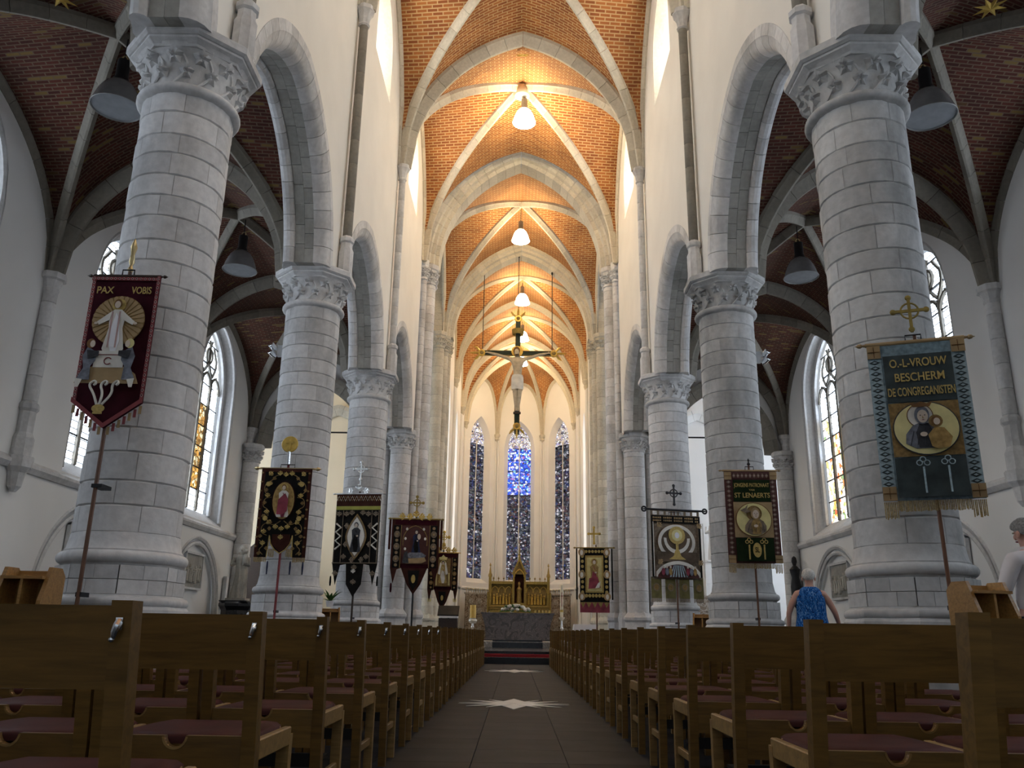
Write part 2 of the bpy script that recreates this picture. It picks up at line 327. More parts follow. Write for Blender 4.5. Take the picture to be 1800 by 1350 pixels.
def glazing(parent, pos, w, sill, spr, A, lights, rows, gfn, stone_m='rib_dark', mw=.06, bars=True, tracery=True):
    """mullions, saddle bars, tracery and separate panes of a pointed window; pos(u, z, d)"""
    topz = lambda u: spr+A.z(min(abs(u), w-1e-4))
    lw = 2*w/lights; rh = (spr-sill)/rows; r = 0; z0 = sill
    while z0 < spr+A.h-.08:
        z1 = z0+rh
        for l in range(lights):
            a, b = -w+l*lw+.01, -w+(l+1)*lw-.01; us = lin(b, a, 8)
            tp = [(u, min(z1-.012, topz(u))) for u in us]
            if max(z for _, z in tp) <= z0+.03: continue
            poly = [(a, z0), (b, z0)]+[(u, max(z, z0+.001)) for u, z in tp]
            n = len(poly); m = MB().add([pos(u, z, 0) for u, z in poly]+[pos(u, z, .012) for u, z in poly], [tuple(range(n)), tuple(range(2*n-1, n-1, -1))])
            obj('pane', m, gfn(l, r, (z0+z1)/2), parent, smooth=0)
        if bars and z0 > sill+.01: obj('saddle_bar', MB().tube([pos(-w if z0 < spr else -w*.6, z0-.006, -.02), pos(w if z0 < spr else w*.6, z0-.006, -.02)], .022, 5), 'iron', parent)
        z0 = z1; r += 1
    for l in range(1, lights):
        u = -w+l*lw; obj('mullion', MB().tube([pos(u, sill, -.03), pos(u, spr+(.25 if tracery else A.z(u)), -.03)], mw, 6), stone_m, parent)
    if tracery:
        for l in range(lights):
            c = -w+(l+.5)*lw; a = Arch(lw/2, lw*.62)
            obj('tracery', MB().tube([pos(c+u, spr-.1+z, -.03) for u, z in a.pts(6)], mw*.8, 5), stone_m, parent)
        for l in range(1, lights):
            u0 = -w+l*lw; z0 = spr+.3
            for sg in (-1, 1):
                q = []
                for i in range(9):
                    t = i/8; u = u0+sg*lw*.62*sin(t*pi*.85); z = z0+t*(A.h-.55); q.append(pos(u*(1-.45*t), min(z, topz(u)-.02), -.03))
                obj('tracery', MB().tube(q, mw*.75, 5), stone_m, parent)
        obj('tracery', MB().tube([pos(.0+.24*cos(a), spr+A.h*.55+.24*sin(a), -.03) for a in lin(0, 2*pi, 12)], mw*.7, 5), stone_m, parent)

# ---- nave arcade walls with arches and clerestory windows
ARC = Arch(2.75, 3.0); ASP = 7.1
def vz(v, b=BAY/2, zs=13.8, rise=4.65, k=4.65/3.6): return zs+rise*P_(v/b, k)
prof_face = [(3.59, 2.75), (3.59, 2.58)]+[(3.60+.26*(1-cos(t)), 2.32+.26*(1-sin(t))) for t in lin(0.05, pi/2, 4)]+[(3.86, 2.75)]
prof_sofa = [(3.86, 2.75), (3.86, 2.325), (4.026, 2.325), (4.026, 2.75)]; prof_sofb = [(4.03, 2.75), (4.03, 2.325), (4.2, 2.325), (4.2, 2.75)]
prof_roll = [(4.2, 2.75), (4.2, 2.34)]+[(4.32+.11*cos(t), 2.36-.10*sin(t)) for t in lin(pi*.95, .15, 5)]+[(4.45, 2.46), (4.51, 2.62), (4.51, 2.75)]
def vouss_mesh(prof, da, sd, mat):
    fr = []; g = .005/ARC.r
    for a in lin(g, da-g, 2 if da < .2 else 7):
        e2 = Vector((0, cos(a), sin(a))); fr.append((Vector((0,0,0)), Vector((sd, 0, 0)), e2))
    # profile radius measured from the arch centre
    return MB().sweep(fr, [(x, r-2.75+ARC.r) for x, r in prof]).mesh('voussoir', mat, 30)
for sd, sn in SIDES:
    wall = struct('wall_'+sn, f'white plastered {sn} nave wall above the arcade with small high windows')
    W = MB()
    for bi in range(5):
        y0, y1 = EDG[bi], EDG[bi+1]; yc = (y0+y1)/2
        cw, cs, csp = 1.15, 14.5, 15.7; CA = Arch(cw, 1.5)
        us = sorted(set(lin(-BAY/2, BAY/2, 40)+[-2.75, 2.75, -cw, cw]))
        def segs(u, md, inner=True):
            lo = ASP+ARC.z(u) if abs(md) < 2.75 else 7.3
            hi = vz(u)+.12
            if abs(md) < cw: return [(lo, cs), (csp+CA.z(u), hi)]
            return [(lo, hi)]
        strips(W, us, segs, lambda u, z: (sd*NW, yc+u, z))
        strips(W, us, lambda u, md: [((ASP+ARC.z(u) if abs(md) < 2.75 else 7.3), 11.2)], lambda u, z: (sd*AW, yc+u, z))
        # clerestory opening
        p = lambda u, z, d: Vector((sd*(NW+d), yc+u, z))
        reveal('window_reveal', wall, p, outline(cw, cs, csp, CA), 0, outline(cw*.8, cs+.25, csp, Arch(cw*.8, 1.25)), .5, 'rib_stone')
        wn = empty(f'window_{bi+1}' if sd < 0 else f'window_{bi+6}', label=f'small bright clerestory window high in the {sn} nave wall, bay {bi+1} counted from the camera end', kind='structure')
        glazing(wn, lambda u, z, d: p(u, z, d+.5), cw*.8, cs+.25, csp, Arch(cw*.8, 1.25), 2, 3, lambda l, r, z: 'glass_clere', 'rib_stone', .05, False, False)
        # arch of voussoirs
        if bi == 0: continue
        ar = empty('arcade_arch', (0, yc, ASP), parent=wall, label=f'grey moulded stone arch of the {sn} arcade')
        a0 = .085
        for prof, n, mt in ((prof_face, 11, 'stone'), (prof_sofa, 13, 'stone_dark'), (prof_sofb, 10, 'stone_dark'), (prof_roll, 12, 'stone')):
            if bi == 1: n = 3
            da = (ARC.top-a0)/n; me = vouss_mesh(prof, da, sd, mt)
            for k in range(n):
                a = a0+k*da
                # half towards +Y
                link('voussoir', me, ar, (0, ARC.c, 0), (a, 0, 0)); link('voussoir', me, ar, (0, -ARC.c, 0), (pi-a-da, 0, 0))
    obj('wall_panel', W, 'plaster', wall, smooth=0)
    continue
    for bi in (1, 2, 3, 4):
        y = EDG[bi]; z = 7.42
        for k in range(4):
            h = .32; d = 6.43-2*(ARC.c+(ARC.r-.43)*cos(math.asin(min(1, (z+.16-ASP)/(ARC.r-.43)))))-.02
            obj('pier_block', MB().box((sd*4.03, y, z+h/2), (.36, max(.4, d), h-.008)), 'stone', wall, smooth=0); z += h

# ---- column with separate blocks
def octa(r, z, n=8): return [(r*cos(pi/8+k*pi/4), r*sin(pi/8+k*pi/4), z) for k in range(n)]
def oct_stack(M, prof):
    P = []; F = []
    for r, z in prof: P += octa(r, z)
    for j in range(len(prof)-1):
        for k in range(8): F.append((j*8+k, j*8+(k+1) % 8, (j+1)*8+(k+1) % 8, (j+1)*8+k))
    F.append(tuple(range(7, -1, -1))); t = (len(prof)-1)*8; F.append(tuple(range(t, t+8))); return M.add(P, F)
def torus_prof(r0, zc, rb, n=7): return [(r0+rb*cos(t), zc+rb*sin(t)) for t in lin(-pi/2, pi/2, n)]
def round_oct(M, prof, k=.35, n=32):
    """ring halfway between round and octagonal"""
    P = []; F = []
    for r, z in prof:
        for i in range(n):
            a = 2*pi*i/n; d = ((a-pi/8) % (pi/4))-pi/8+0; ro = r*cos(pi/8)/cos(d) if True else r
            a2 = a; rr = r*(1-k)+ro*k; P.append((rr*cos(a2), rr*sin(a2), z))
    for j in range(len(prof)-1):
        for i in range(n): F.append((j*n+i, j*n+(i+1) % n, (j+1)*n+(i+1) % n, (j+1)*n+i))
    F.append(tuple(range(n-1, -1, -1))); t = (len(prof)-1)*n; F.append(tuple(range(t, t+n))); return M.add(P, F)
def curved_block(r, a, h, bev=.007):
    """one shaft stone: outer face curved, edges slightly rounded back"""
    m = MB(); rows = [(r-.012, 0), (r, bev*1.5), (r, h-bev*1.5), (r-.012, h)]; n = 5; P = []; F = []
    for rr, z in rows:
        for i in range(n+1):
            e = 0 if 0 < i < n else -.010; t = -a/2+a*i/n; P.append(((rr+e)*cos(t), (rr+e)*sin(t), z))
    for j in range(3):
        for i in range(n): F.append((j*(n+1)+i, j*(n+1)+i+1, (j+1)*(n+1)+i+1, (j+1)*(n+1)+i))
    b = len(P)
    for z in (0, h):
        for t in (-a/2, a/2): P.append(((r-.1)*cos(t), (r-.1)*sin(t), z))
    F += [(0, b, b+2, 3*(n+1)), (n, 3*(n+1)+n, b+3, b+1), tuple(range(n, -1, -1))+(b, b+1), tuple(3*(n+1)+i for i in range(n+1))+(b+3, b+2)]
    return m.add(P, F)
def leaf_mesh(sz, mat):
    m = MB(); P = [(.04, 0, 0)]; n = 15
    for i in range(n):
        a = 2*pi*i/n; r = sz*(.80+.20*cos(5*a)); y = r*sin(a); z = r*cos(a)
        P.append((.035+(.05 if z > sz*.4 else .0) if z > 0 else .012, y, z))
    for i in range(n):
        a = 2*pi*i/n; r = sz*.45*(.8+.2*cos(5*a)); P.append((.062+(.025 if cos(a) > .3 else 0)-(.02 if i % 3 == 1 else 0), r*sin(a), r*cos(a)))
    F = [(0, 1+n+i, 1+n+(i+1) % n) for i in range(n)]+[(1+n+i, 1+i, 1+(i+1) % n, 1+n+(i+1) % n) for i in range(n)]
    P2 = [(-.03, y*.8, z*.8) for x, y, z in P[1:n+1]]; o = len(P); F += [(1+i, o+i, o+(i+1) % n, 1+(i+1) % n) for i in range(n)]
    return m.add(P+P2, F).mesh('capital_leaf', mat, 45)
def capital(root, r, z0, mat, ab, hgt=.80, half=False, leaves=12):
    """neck ring, bell, curling leaves and octagonal abacus from z0 up"""
    k = r/.515
    obj('neck_ring', MB().lathe([(r-.02, z0-.02)]+torus_prof(r+.02*k, z0+.055*k, .055*k)+[(r-.02, z0+.13*k)], 32), mat, root)
    m = MB(); round_oct(m, [(r*.98, z0+.08*k), (r*1.0, z0+.25*hgt), (r*1.06, z0+.5*hgt), (r*1.16, z0+.68*hgt), (ab*.86, z0+.74*hgt)], .3); obj('capital_bell', m, mat, root)
    m = MB(); oct_stack(m, [(ab*.84, z0+.69*hgt), (ab*.86, z0+.72*hgt), (ab*.95, z0+.775*hgt), (ab*.95, z0+.81*hgt), (ab*.975, z0+.815*hgt), (ab*1.02, z0+.845*hgt), (ab*1.02, z0+.955*hgt), (ab*.985, z0+.965*hgt), (ab*.965, z0+hgt)]); obj('abacus', m, mat, root, smooth=20)
    L = leaf_mesh(.108*k, mat); L2 = leaf_mesh(.088*k, mat)
    for i in range(leaves):
        a = 2*pi*i/leaves
        link('capital_leaf', L, root, (r*1.06*cos(a), r*1.06*sin(a), z0+.575*hgt), (0, radians(20), a))
        a += pi/leaves; link('capital_leaf', L2, root, (r*.985*cos(a), r*.985*sin(a), z0+.34*hgt), (0, radians(8), a))
    st = MB()
    for i in range(leaves):
        a = 2*pi*i/leaves; b = a+pi/leaves
        st.tube([((r*1.02+.03*t)*cos(a+(b-a)*sin(t*pi*.9)), (r*1.02+.03*t)*sin(a+(b-a)*sin(t*pi*.9)), z0+(.14+.52*t)*hgt) for t in lin(0, 1, 6)], .016*k, 5)
    obj('vine_stem', st, mat, root)
COLUMN_LABEL = {(-1,0): 'nearest left column, thick round grey stone, behind the maroon PAX VOBIS banner', (1,0): 'nearest right column, thick round stained stone, behind the pale blue banner',
 (-1,1): 'second left column of round grey blocks behind the banner with the oval saint', (1,1): 'second right column of round grey blocks behind the green and gold saint banner',
 (-1,2): 'third left column, farthest round one, behind the black and white banner', (1,2): 'third right column, farthest round one, behind the monstrance banner'}
R0 = .515; NB = 6; CH = [.27, .24, .29, .25, .26]
BLK = {}
def block(mat, a, h):
    k = (mat, round(a, 3), h)
    if k not in BLK: BLK[k] = curved_block(R0, a, h-.007).mesh('shaft_block', mat, 40)
    return BLK[k]
for sd, sn in SIDES:
    for ci in range(3):
        y = EDG[ci+2]; mt = 'stone_dirty' if sd > 0 and ci < 2 else 'stone'
        c = empty('stone_column', (sd*CX, y, 0), label=COLUMN_LABEL[(sd, ci)], cat='column', group='round stone columns of the nave', kind='structure')
        # pedestal: octagonal plinth courses
        m = MB(); oct_stack(m, [(.70, 0), (.70, .55), (.68, .58), (.68, .93), (.65, .97)]); obj('plinth', m, mt, c, smooth=20)
        m = MB(); round_oct(m, [(.60, .95)]+torus_prof(.625, 1.0, .048)+[(.62, 1.055), (.60, 1.075)], .9); obj('lower_moulding', m, mt, c)
        for q, (z, h) in enumerate(((1.07, .14), (1.21, .135))):
            for k in range(8):
                a0 = k*pi/4+(pi/8 if q == 0 else pi/8); r = .615; e = .006
                p0, p1 = (r*cos(a0+e), r*sin(a0+e)), (r*cos(a0+pi/4-e), r*sin(a0+pi/4-e))
                cut = .5 if q else (.35 if k % 2 else .62)
                pm = (p0[0]+(p1[0]-p0[0])*cut, p0[1]+(p1[1]-p0[1])*cut)
                for u, v in ((p0, pm), (pm, p1)):
                    dx, dy = (v[0]-u[0])*.008, (v[1]-u[1])*.008
                    Q = [(u[0]+dx, u[1]+dy), (v[0]-dx, v[1]-dy), ((v[0]-dx)*.8, (v[1]-dy)*.8), ((u[0]+dx)*.8, (u[1]+dy)*.8)]
                    obj('pedestal_block', MB().add([(*p, z) for p in Q]+[(*p, z+h-.006) for p in Q], [(0,1,2,3),(7,6,5,4),(0,1,5,4),(1,2,6,5),(2,3,7,6),(3,0,4,7)]), mt, c, smooth=0)
        obj('pedestal_core', MB().lathe([(.555, .98), (.555, 1.4)], 8), 'mortar', c, smooth=0)
        m = MB(); round_oct(m, [(.55, 1.335), (.575, 1.36)]+torus_prof(.56, 1.42, .062)+[(.565, 1.495), (.545, 1.52), (.53, 1.60), (.52, 1.66)], .35); obj('base_moulding', m, mt, c)
        obj('mortar_core', MB().lathe([(R0-.016, 1.6), (R0-.016, 6.64)], 32), 'mortar', c)
        z = 1.655; q = 0
        while z < 6.60:
            h = CH[q % 5]; h = min(h, 6.645-z)
            if 6.645-(z+h) < .14: h = 6.645-z
            h = round(h, 3); cuts = [i*2*pi/NB+(pi/NB if q % 2 else 0)+random.choice((-.2, -.1, 0, .1, .2)) for i in range(NB)]
            for i in range(NB):
                a0 = cuts[i]; a1 = cuts[(i+1) % NB]+(2*pi if i == NB-1 else 0); w_ = round(a1-a0, 1)
                link('shaft_block', block(mt, a1-a0-.012, h), c, (0, 0, z), (0, 0, (a0+a1)/2))
            z += h; q += 1
        capital(c, R0, 6.63, mt, .765)
    # plain column outside the view carries the arches beside the camera
    c = empty('stone_column', (sd*CX, EDG[1], 0), label=f'round grey stone column on the {sn} beside the camera, outside the frame', kind='structure')
    obj('shaft', MB().lathe([(.8, 0), (.78, .8), (.66, .95), (.66, 1.45), (.54, 1.6), (.54, 6.65), (.62, 6.7), (.6, 6.9), (.8, 7.25), (.8, 7.43)], 24), 'stone', c)

# ---- thin wall shafts rising above the columns
for sd, sn in SIDES:
    for ci in range(4):
        y = EDG[ci+1]
        s = empty('wall_shaft', (sd*3.46, y, 7.42), label=f'thin stone shaft climbing the {sn} nave wall above the '+('column beside the camera' if ci == 0 else ORD[ci]+' column'), cat='wall shaft', group='thin shafts on the nave walls', kind='structure')
        obj('shaft_base', MB().lathe([(.15, 0), (.15, .55), (.12, .62), (.12, .72), (.15, .75), (.15, .82), (.1, .88)], 8), 'stone', s)
        z = .88
        while z < 5.9:
            h = min(.55, 5.95-z); obj('shaft_drum', MB().lathe([(.088, z), (.095, z+.012), (.095, z+h-.016), (.088, z+h-.004)], 10), 'rib_dark' if ci < 3 else 'stone', s); z += h
        obj('shaft_capital', MB().lathe([(.1, 5.92), (.13, 5.95), (.11, 6.0), (.13, 6.15), (.19, 6.28), (.21, 6.30), (.21, 6.40), (.18, 6.42)], 8), 'stone', s, smooth=20)

# ---- vaults
def vault(root, xc, yc, a, b, zs, rise, dome, mat, cells='FBLR', n=12):
    k = rise/a; A = Arch(a, rise)
    def arc(u): return A.r*(math.acos(max(-1, min(1, (-A.c)/A.r)))-math.acos(max(-1, min(1, (abs(u)-A.c)/A.r)))) if abs(u) > 1e-9 else 0.0
    def z(u, v): return zs+rise*P_(min(abs(u), abs(v)), k)+dome*(1-abs(u))*(1-abs(v))
    for cell in cells:
        m = MB(); uv = []; idx = {}
        for i in range(n+1):
            t = i/n
            for j in range(2*n+1):
                s = (j-n)/n
                if cell in 'FB': u, v = s*t, t*(1 if cell == 'F' else -1)
                else: v, u = s*t, t*(1 if cell == 'R' else -1)
                idx[i, j] = len(m.v); m.v.append((xc+u*a, yc+v*b, z(u, v)))
                if cell in 'FB': q = arc(u*a); uv.append((math.copysign(q, u)+20, yc+v*b))
                else: q = arc(v*a)*b/a; uv.append((20+u*a, math.copysign(q, v)+yc))
        for i in range(n):
            for j in range(2*n): m.f.append((idx[i,j], idx[i,j+1], idx[i+1,j+1], idx[i+1,j]))
        me = m.mesh('vault_web', mat, 60, uv=uv, fix=False); link('vault_web', me, root)
    return z
RP = [(-.12,-.06),(-.12,.05),(-.075,.10),(-.055,.19),(-.025,.235),(.025,.235),(.055,.19),(.075,.10),(.12,.05),(.12,-.06)]
def resample(path, n):
    L = [0]
    for p, q in zip(path[:-1], path[1:]): L.append(L[-1]+(q-p).length)
    out = []; j = 0
    for i in range(n+1):
        d = L[-1]*i/n
        while j < len(L)-2 and L[j+1] < d: j += 1
        t = (d-L[j])/max(1e-9, L[j+1]-L[j]); out.append(path[j].lerp(path[j+1], max(0, min(1, t))))
    return out, L[-1]
def rib(root, path, side, centre, sc=1.0, step=.6, mat='rib_stone', prof=None, name='rib'):
    """moulded rib along a path, cut into stones; side = horizontal vector across it"""
    path = [Vector(p) for p in path]; side = Vector(side).normalized(); centre = Vector(centre)
    pr = [(a*sc, b*sc) for a, b in (prof or RP)]
    _, L = resample(path, 4); ns = max(1, round(L/step)) if step else 1; sub = 3 if step else 28
    pts, _ = resample(path, ns*sub); fr = []
    for i, p in enumerate(pts):
        t = (pts[min(i+1, len(pts)-1)]-pts[max(0, i-1)]).normalized(); d = t.cross(side).normalized()
        if d.dot(centre-p) < 0: d = -d
        fr.append((p, side, d, t))
    if ns == 1:
        return obj(name, MB().sweep([f[:3] for f in fr], pr), mat, root, smooth=40)
    e = empty(name, parent=root)
    for s in range(ns):
        seg = fr[s*sub:s*sub+sub+1]; g = .005
        seg = [(p+(t*g if i == 0 else (t*-g if i == len(seg)-1 else t*0)), a, b) for i, (p, a, b, t) in enumerate(seg)]
        obj('rib_stone', MB().sweep(seg, pr), mat, e, smooth=40)
    return e
def ribs_bay(root, xc, yc, a, b, zf, sc, step, mat, trans=(True, True), wall=(True, True), diag=True, drop=0.0):
    n = 24; C = Vector((xc, yc, zf(1, 1)-1))
    if diag:
        for sx, sy in ((1, 1), (-1, 1), (1, -1), (-1, -1)):
            path = [(xc+sx*t*a, yc+sy*t*b, zf(t, t)-drop) for t in lin(1, 0, n)]
            rib(root, path, (-sy*b, sx*a, 0) if True else 0, C, sc, step, mat, name='diagonal_rib')
    for q, sy in ((0, -1), (1, 1)):
        if trans[q]: rib(root, [(xc+t*a, yc+sy*b, zf(t, 1)) for t in lin(-1, 1, 2*n)], (0, 1, 0), (xc, yc+sy*b, C.z-1), sc*1.5, step, mat, name='transverse_rib')
    for q, sx in ((0, -1), (1, 1)):
        if wall[q]: rib(root, [(xc+sx*a, yc+t*b, zf(1, t)) for t in lin(-1, 1, 2*n)], (1, 0, 0), (xc+sx*a, yc, C.z-1), sc*.8, step, mat, name='wall_rib')
cn = struct('ceiling_nave', 'orange brick ribbed vault over the nave')
for bi in range(5):
    yc = (EDG[bi]+EDG[bi+1])/2; zf0 = vault(cn, 0, yc, 3.6, BAY/2, 13.8, 4.65, .6, 'vault_brick')
    zf = lambda u, v, z=zf0: z(u, v)
    if bi >= 2: ribs_bay(cn, 0, yc, 3.58, BAY/2, zf, 1.0, .62 if bi >= 3 else .8, 'rib_stone', (True, False), (True, True))
    obj('keystone', MB().lathe([(.1, -.42), (.26, -.40), (.3, -.3), (.26, -.05)], 16, (0, yc, 19.0)), 'rib_stone', cn)
def gold_star(x, y, z, rx, lab):
    m = MB(); P = []
    for i in range(16): r = .26 if i % 2 == 0 else .10; P.append((r*cos(i*pi/8), r*sin(i*pi/8)))
    n = 16; m.add([(p[0], p[1], 0) for p in P]+[(0, 0, -.05)], [(i, (i+1) % n, n) for i in range(n)]+[tuple(range(n))])
    obj('gilded_star', m, 'gold', None, (x, y, z), rx, smooth=0, label=lab, cat='star', group='gilded stars on the vaults')
gold_star(0, 22.3, 18.42, (radians(25), 0, 0), 'gilded star on the nave vault ridge just beyond the transverse rib')

# crossing and its two thick arches
cc = struct('ceiling_crossing', 'brick vault and thick stone arches of the crossing')
def thick_arch(yc, s, zs, rise, wd, dep, n, x0=0, mat='rib_stone'):
    A = Arch(s, rise); pr = [(-wd/2, -.42), (-wd/2, .0), (-wd/2+.10, .05), (-wd/2+.13, .16), (-wd/2+.26, .20), (-wd/2+.30, dep), (wd/2-.30, dep), (wd/2-.26, .2), (wd/2-.13, .16), (wd/2-.1, .05), (wd/2, 0), (wd/2, -.42)]
    rib(cc, [(x0+u, yc, zs+z) for u, z in A.pts(24)], (0, 1, 0), (x0, yc, zs), 1.0, .42, mat, pr, 'thick_arch')
thick_arch(29.0, 3.4, 14.0, 4.75, 1.3, .34, 20); thick_arch(36.9, 3.5, 14.0, 4.6, 1.2, .34, 20, .08)
zc_ = vault(cc, .05, 32.95, 3.6, 3.45, 14.0, 4.75, .35, 'vault_brick')
ribs_bay(cc, .05, 32.95, 3.58, 3.45, zc_, 1.0, .62, 'rib_stone', (False, False), (True, True))

# choir and apse vault
ch = struct('ceiling_choir', 'brick ribbed vault over the choir and apse')
CHE = [37.5, 43.0, 48.8, 52.4]
for i in range(3):
    y0, y1 = CHE[i], CHE[i+1]; zf = vault(ch, XO, (y0+y1)/2, 3.6, (y1-y0)/2, 13.9, 4.7, .2, 'vault_brick')
    ribs_bay(ch, XO, (y0+y1)/2, 3.6, (y1-y0)/2, zf, .78, 0, 'rib_stone', (False, True), (True, True))
APC = [(-3.6, 52.4), (-1.55, 54.9), (1.55, 54.9), (3.6, 52.4)]; KY = 52.4
def apz(s, t): return 13.6+5.0*P_(abs(s)*t, 1.3)-(1-abs(s))*t*1.35 if True else 0
for i in range(3):
    (xa, ya), (xb, yb) = APC[i], APC[i+1]; m = MB(); uv = []; n = 10
    for p in range(n+1):
        for q in range(2*n+1):
            t = p/n; s = (q-n)/n; w_ = (s+1)/2; x = (xa+(xb-xa)*w_)*t; y = KY+((ya+(yb-ya)*w_)-KY)*t
            m.v.append((XO+x, y, apz(s, t))); uv.append((s*t*2, t*3.5+i*7))
    for p in range(n):
        for q in range(2*n): k = p*(2*n+1)+q; m.f.append((k, k+1, k+2*n+2, k+2*n+1))
    link('vault_web', m.mesh('vault_web', 'vault_brick', 60, uv=uv, fix=False), ch)
    # lunette arch ribs against each facet
    d = Vector((xb-xa, yb-ya, 0)).normalized()
    rib(ch, [(XO+xa+(xb-xa)*(s+1)/2, ya+(yb-ya)*(s+1)/2, apz(s, 1)) for s in lin(-1, 1, 30)], (-d.y, d.x, 0), (XO+(xa+xb)/2, (ya+yb)/2, 13), .7, 0, 'rib_stone', name='wall_rib')
for i in (1, 2):
    xa, ya = APC[i]; d = Vector((xa, ya-KY, 0)).normalized()
    rib(ch, [(XO+xa*t, KY+(ya-KY)*t, apz(1, t)) for t in lin(1, 0, 24)], (-d.y, d.x, 0), (XO, KY, 13), .95, 0, 'rib_stone', name='apse_rib')

# ---- choir and apse walls
wc = struct('wall_choir', 'white plastered walls of the choir and apse')
for sd, sn in SIDES:
    for i in range(3):
        y0, y1 = CHE[i], CHE[i+1]; yc = (y0+y1)/2; hb = (y1-y0)/2; ww, sl, sp = (.85, 5.0, 11.5) if i < 2 else (.6, 5.0, 11.5); A = Arch(ww, 1.4); M = MB()
        strips(M, sorted(set(lin(-hb, hb, 24)+[-ww, ww])), lambda u, md: [(0, sl), (sp+A.z(u), vz(u, hb, 13.9, 4.7, 4.7/3.6)+.1)] if abs(md) < ww else [(0, vz(u, hb, 13.9, 4.7, 4.7/3.6)+.1)], lambda u, z: (XO+sd*3.62, yc+u, z))
        obj('wall_panel', M, 'plaster_white', wc, smooth=0)
        p = lambda u, z, d: Vector((XO+sd*(3.62+d), yc+u, z))
        reveal('window_reveal', wc, p, outline(ww, sl, sp, A), 0, outline(ww, sl, sp, A), .35, 'plaster_white')
        wn = empty(f'window_{20+i+(3 if sd > 0 else 0)}', label=f'tall clear window in the {sn} choir wall, '+ORD[i+1]+' from the crossing', kind='structure')
        glazing(wn, lambda u, z, d: p(u, z, d+.35), ww, sl, sp, A, 2, 6, lambda l, r, z: 'choir_fill_glass', 'plaster_white', .05, False, False)  # emissive windows added to light the choir, hardly visible edge on
        # corbelled shafts below the ribs
        for r_ in ([(y1)] if i < 3 else []):
            obj('wall_shaft', MB().tube([(XO+sd*3.55, r_, 1.0), (XO+sd*3.55, r_, 13.7)], .1, 10), 'plaster_white', wc)
            obj('corbel', MB().lathe([(.06, -.5), (.14, -.3), (.12, -.2), (.2, -.05), (.22, .05), (.18, .1)], 10, (XO+sd*3.52, r_, 13.85)), 'rib_stone', wc)
for i in range(3):
    (xa, ya), (xb, yb) = APC[i], APC[i+1]; c = Vector((XO+(xa+xb)/2, (ya+yb)/2, 0)); d = Vector((xb-xa, yb-ya, 0)); L = d.length/2; d.normalize(); nrm = Vector((-d.y, d.x, 0))
    if nrm.dot(c-Vector((XO, KY, 0))) < 0: nrm = -nrm
    p = lambda u, z, dd, c=c, d=d, nrm=nrm: c+d*u+nrm*dd+Vector((0, 0, z))
    ww, sl, sp = 1.02, 3.75, 12.75; A = Arch(ww, 1.85); gw = .78; GA = Arch(gw, 1.6); M = MB()
    strips(M, sorted(set(lin(-L, L, 24)+[-ww, ww])), lambda u, md: [(0, sl), (sp+A.z(u), apz(u/L, 1)+.15)] if abs(md) < ww else [(0, apz(u/L, 1)+.15)], lambda u, z: p(u, z, 0))
    obj('wall_panel', M, 'plaster_white', wc, smooth=0)
    reveal('window_reveal', wc, p, outline(ww, sl, sp, A), 0, outline(gw, sl+.3, sp, GA), .4, 'plaster_white')
    wn = empty(f'window_{30+i}', label=('tall narrow stained glass window, left of the three in the apse', 'tall blue stained glass window behind the crucifix in the apse', 'tall narrow stained glass window, right of the three in the apse')[i], kind='structure')
    def gf(l, r, z, i=i):
        if z > 12.9: return 'glass_apse_top'
        if i == 1 and z > 9.3: return 'glass_apse_blue'
        if i != 1 and z > 12.5: return 'glass_apse_blue'
        return 'glass_apse'
    glazing(wn, lambda u, z, dd: p(u, z, dd+.4), gw, sl+.3, sp, GA, 2, 11, gf, 'plaster_white', .035)
for i in (1, 2):
    xa, ya = APC[i]; k = .985
    for off in (-.07, .07):
        obj('wall_shaft', MB().tube([(XO+xa*k+off, ya-.12, 1.0), (XO+xa*k+off, ya-.12, 13.3)], .06, 8), 'plaster_white', wc)
    obj('corbel', MB().lathe([(.05, -.4), (.17, -.25), (.13, -.15), (.2, 0), (.2, .1), (.15, .15)], 10, (XO+xa*k, ya-.12, 13.5)), 'rib_stone', wc)
obj('string_course', MB().tube([(XO-3.55, 43, 3.4), (XO-3.55, 52.35, 3.4), (XO-1.52, 54.82, 3.4), (XO+1.52, 54.82, 3.4), (XO+3.55, 52.35, 3.4), (XO+3.55, 43, 3.4)], .07, 6), 'plaster_white', wc)

# ---- crossing piers with clustered shafts
DR = {}
def shaft(root, x, y, r, z0, z1, mat, step=.34, name='shaft_drum'):
    k = (round(r, 3), mat)
    if k not in DR: DR[k] = MB().lathe([(r-.010, 0), (r, .010), (r, step-.018), (r-.010, step-.006)], 18).mesh(name, mat)
    z = z0
    while z < z1-.05: link(name, DR[k], root, (x, y, z)); z += step
    obj('shaft_core', MB().lathe([(r-.012, z0), (r-.012, z1)], 16, (x, y, 0)), 'mortar', root)
def small_cap(root, x, y, r, z, mat, h=.75):
    e = [(r, z), (r+.05, z+.04), (r+.02, z+.09), (r*1.02, z+.3*h), (r*1.25, z+.75*h), (r*1.45, z+.8*h), (r*1.5, z+h), (r*1.4, z+h+.02)]
    obj('pier_capital', MB().lathe(e, 8, (x, y, 0), pi/8, 2*pi+pi/8), mat, root, smooth=20)
    L = leaf_mesh(.11, mat)
    for i in range(10):
        a = 2*pi*i/10; link('capital_leaf', L, root, (x+r*1.12*cos(a), y+r*1.12*sin(a), z+.55*h), (0, radians(20), a)); a += pi/10
        link('capital_leaf', L, root, (x+r*1.02*cos(a), y+r*1.02*sin(a), z+.28*h), (0, radians(10), a))
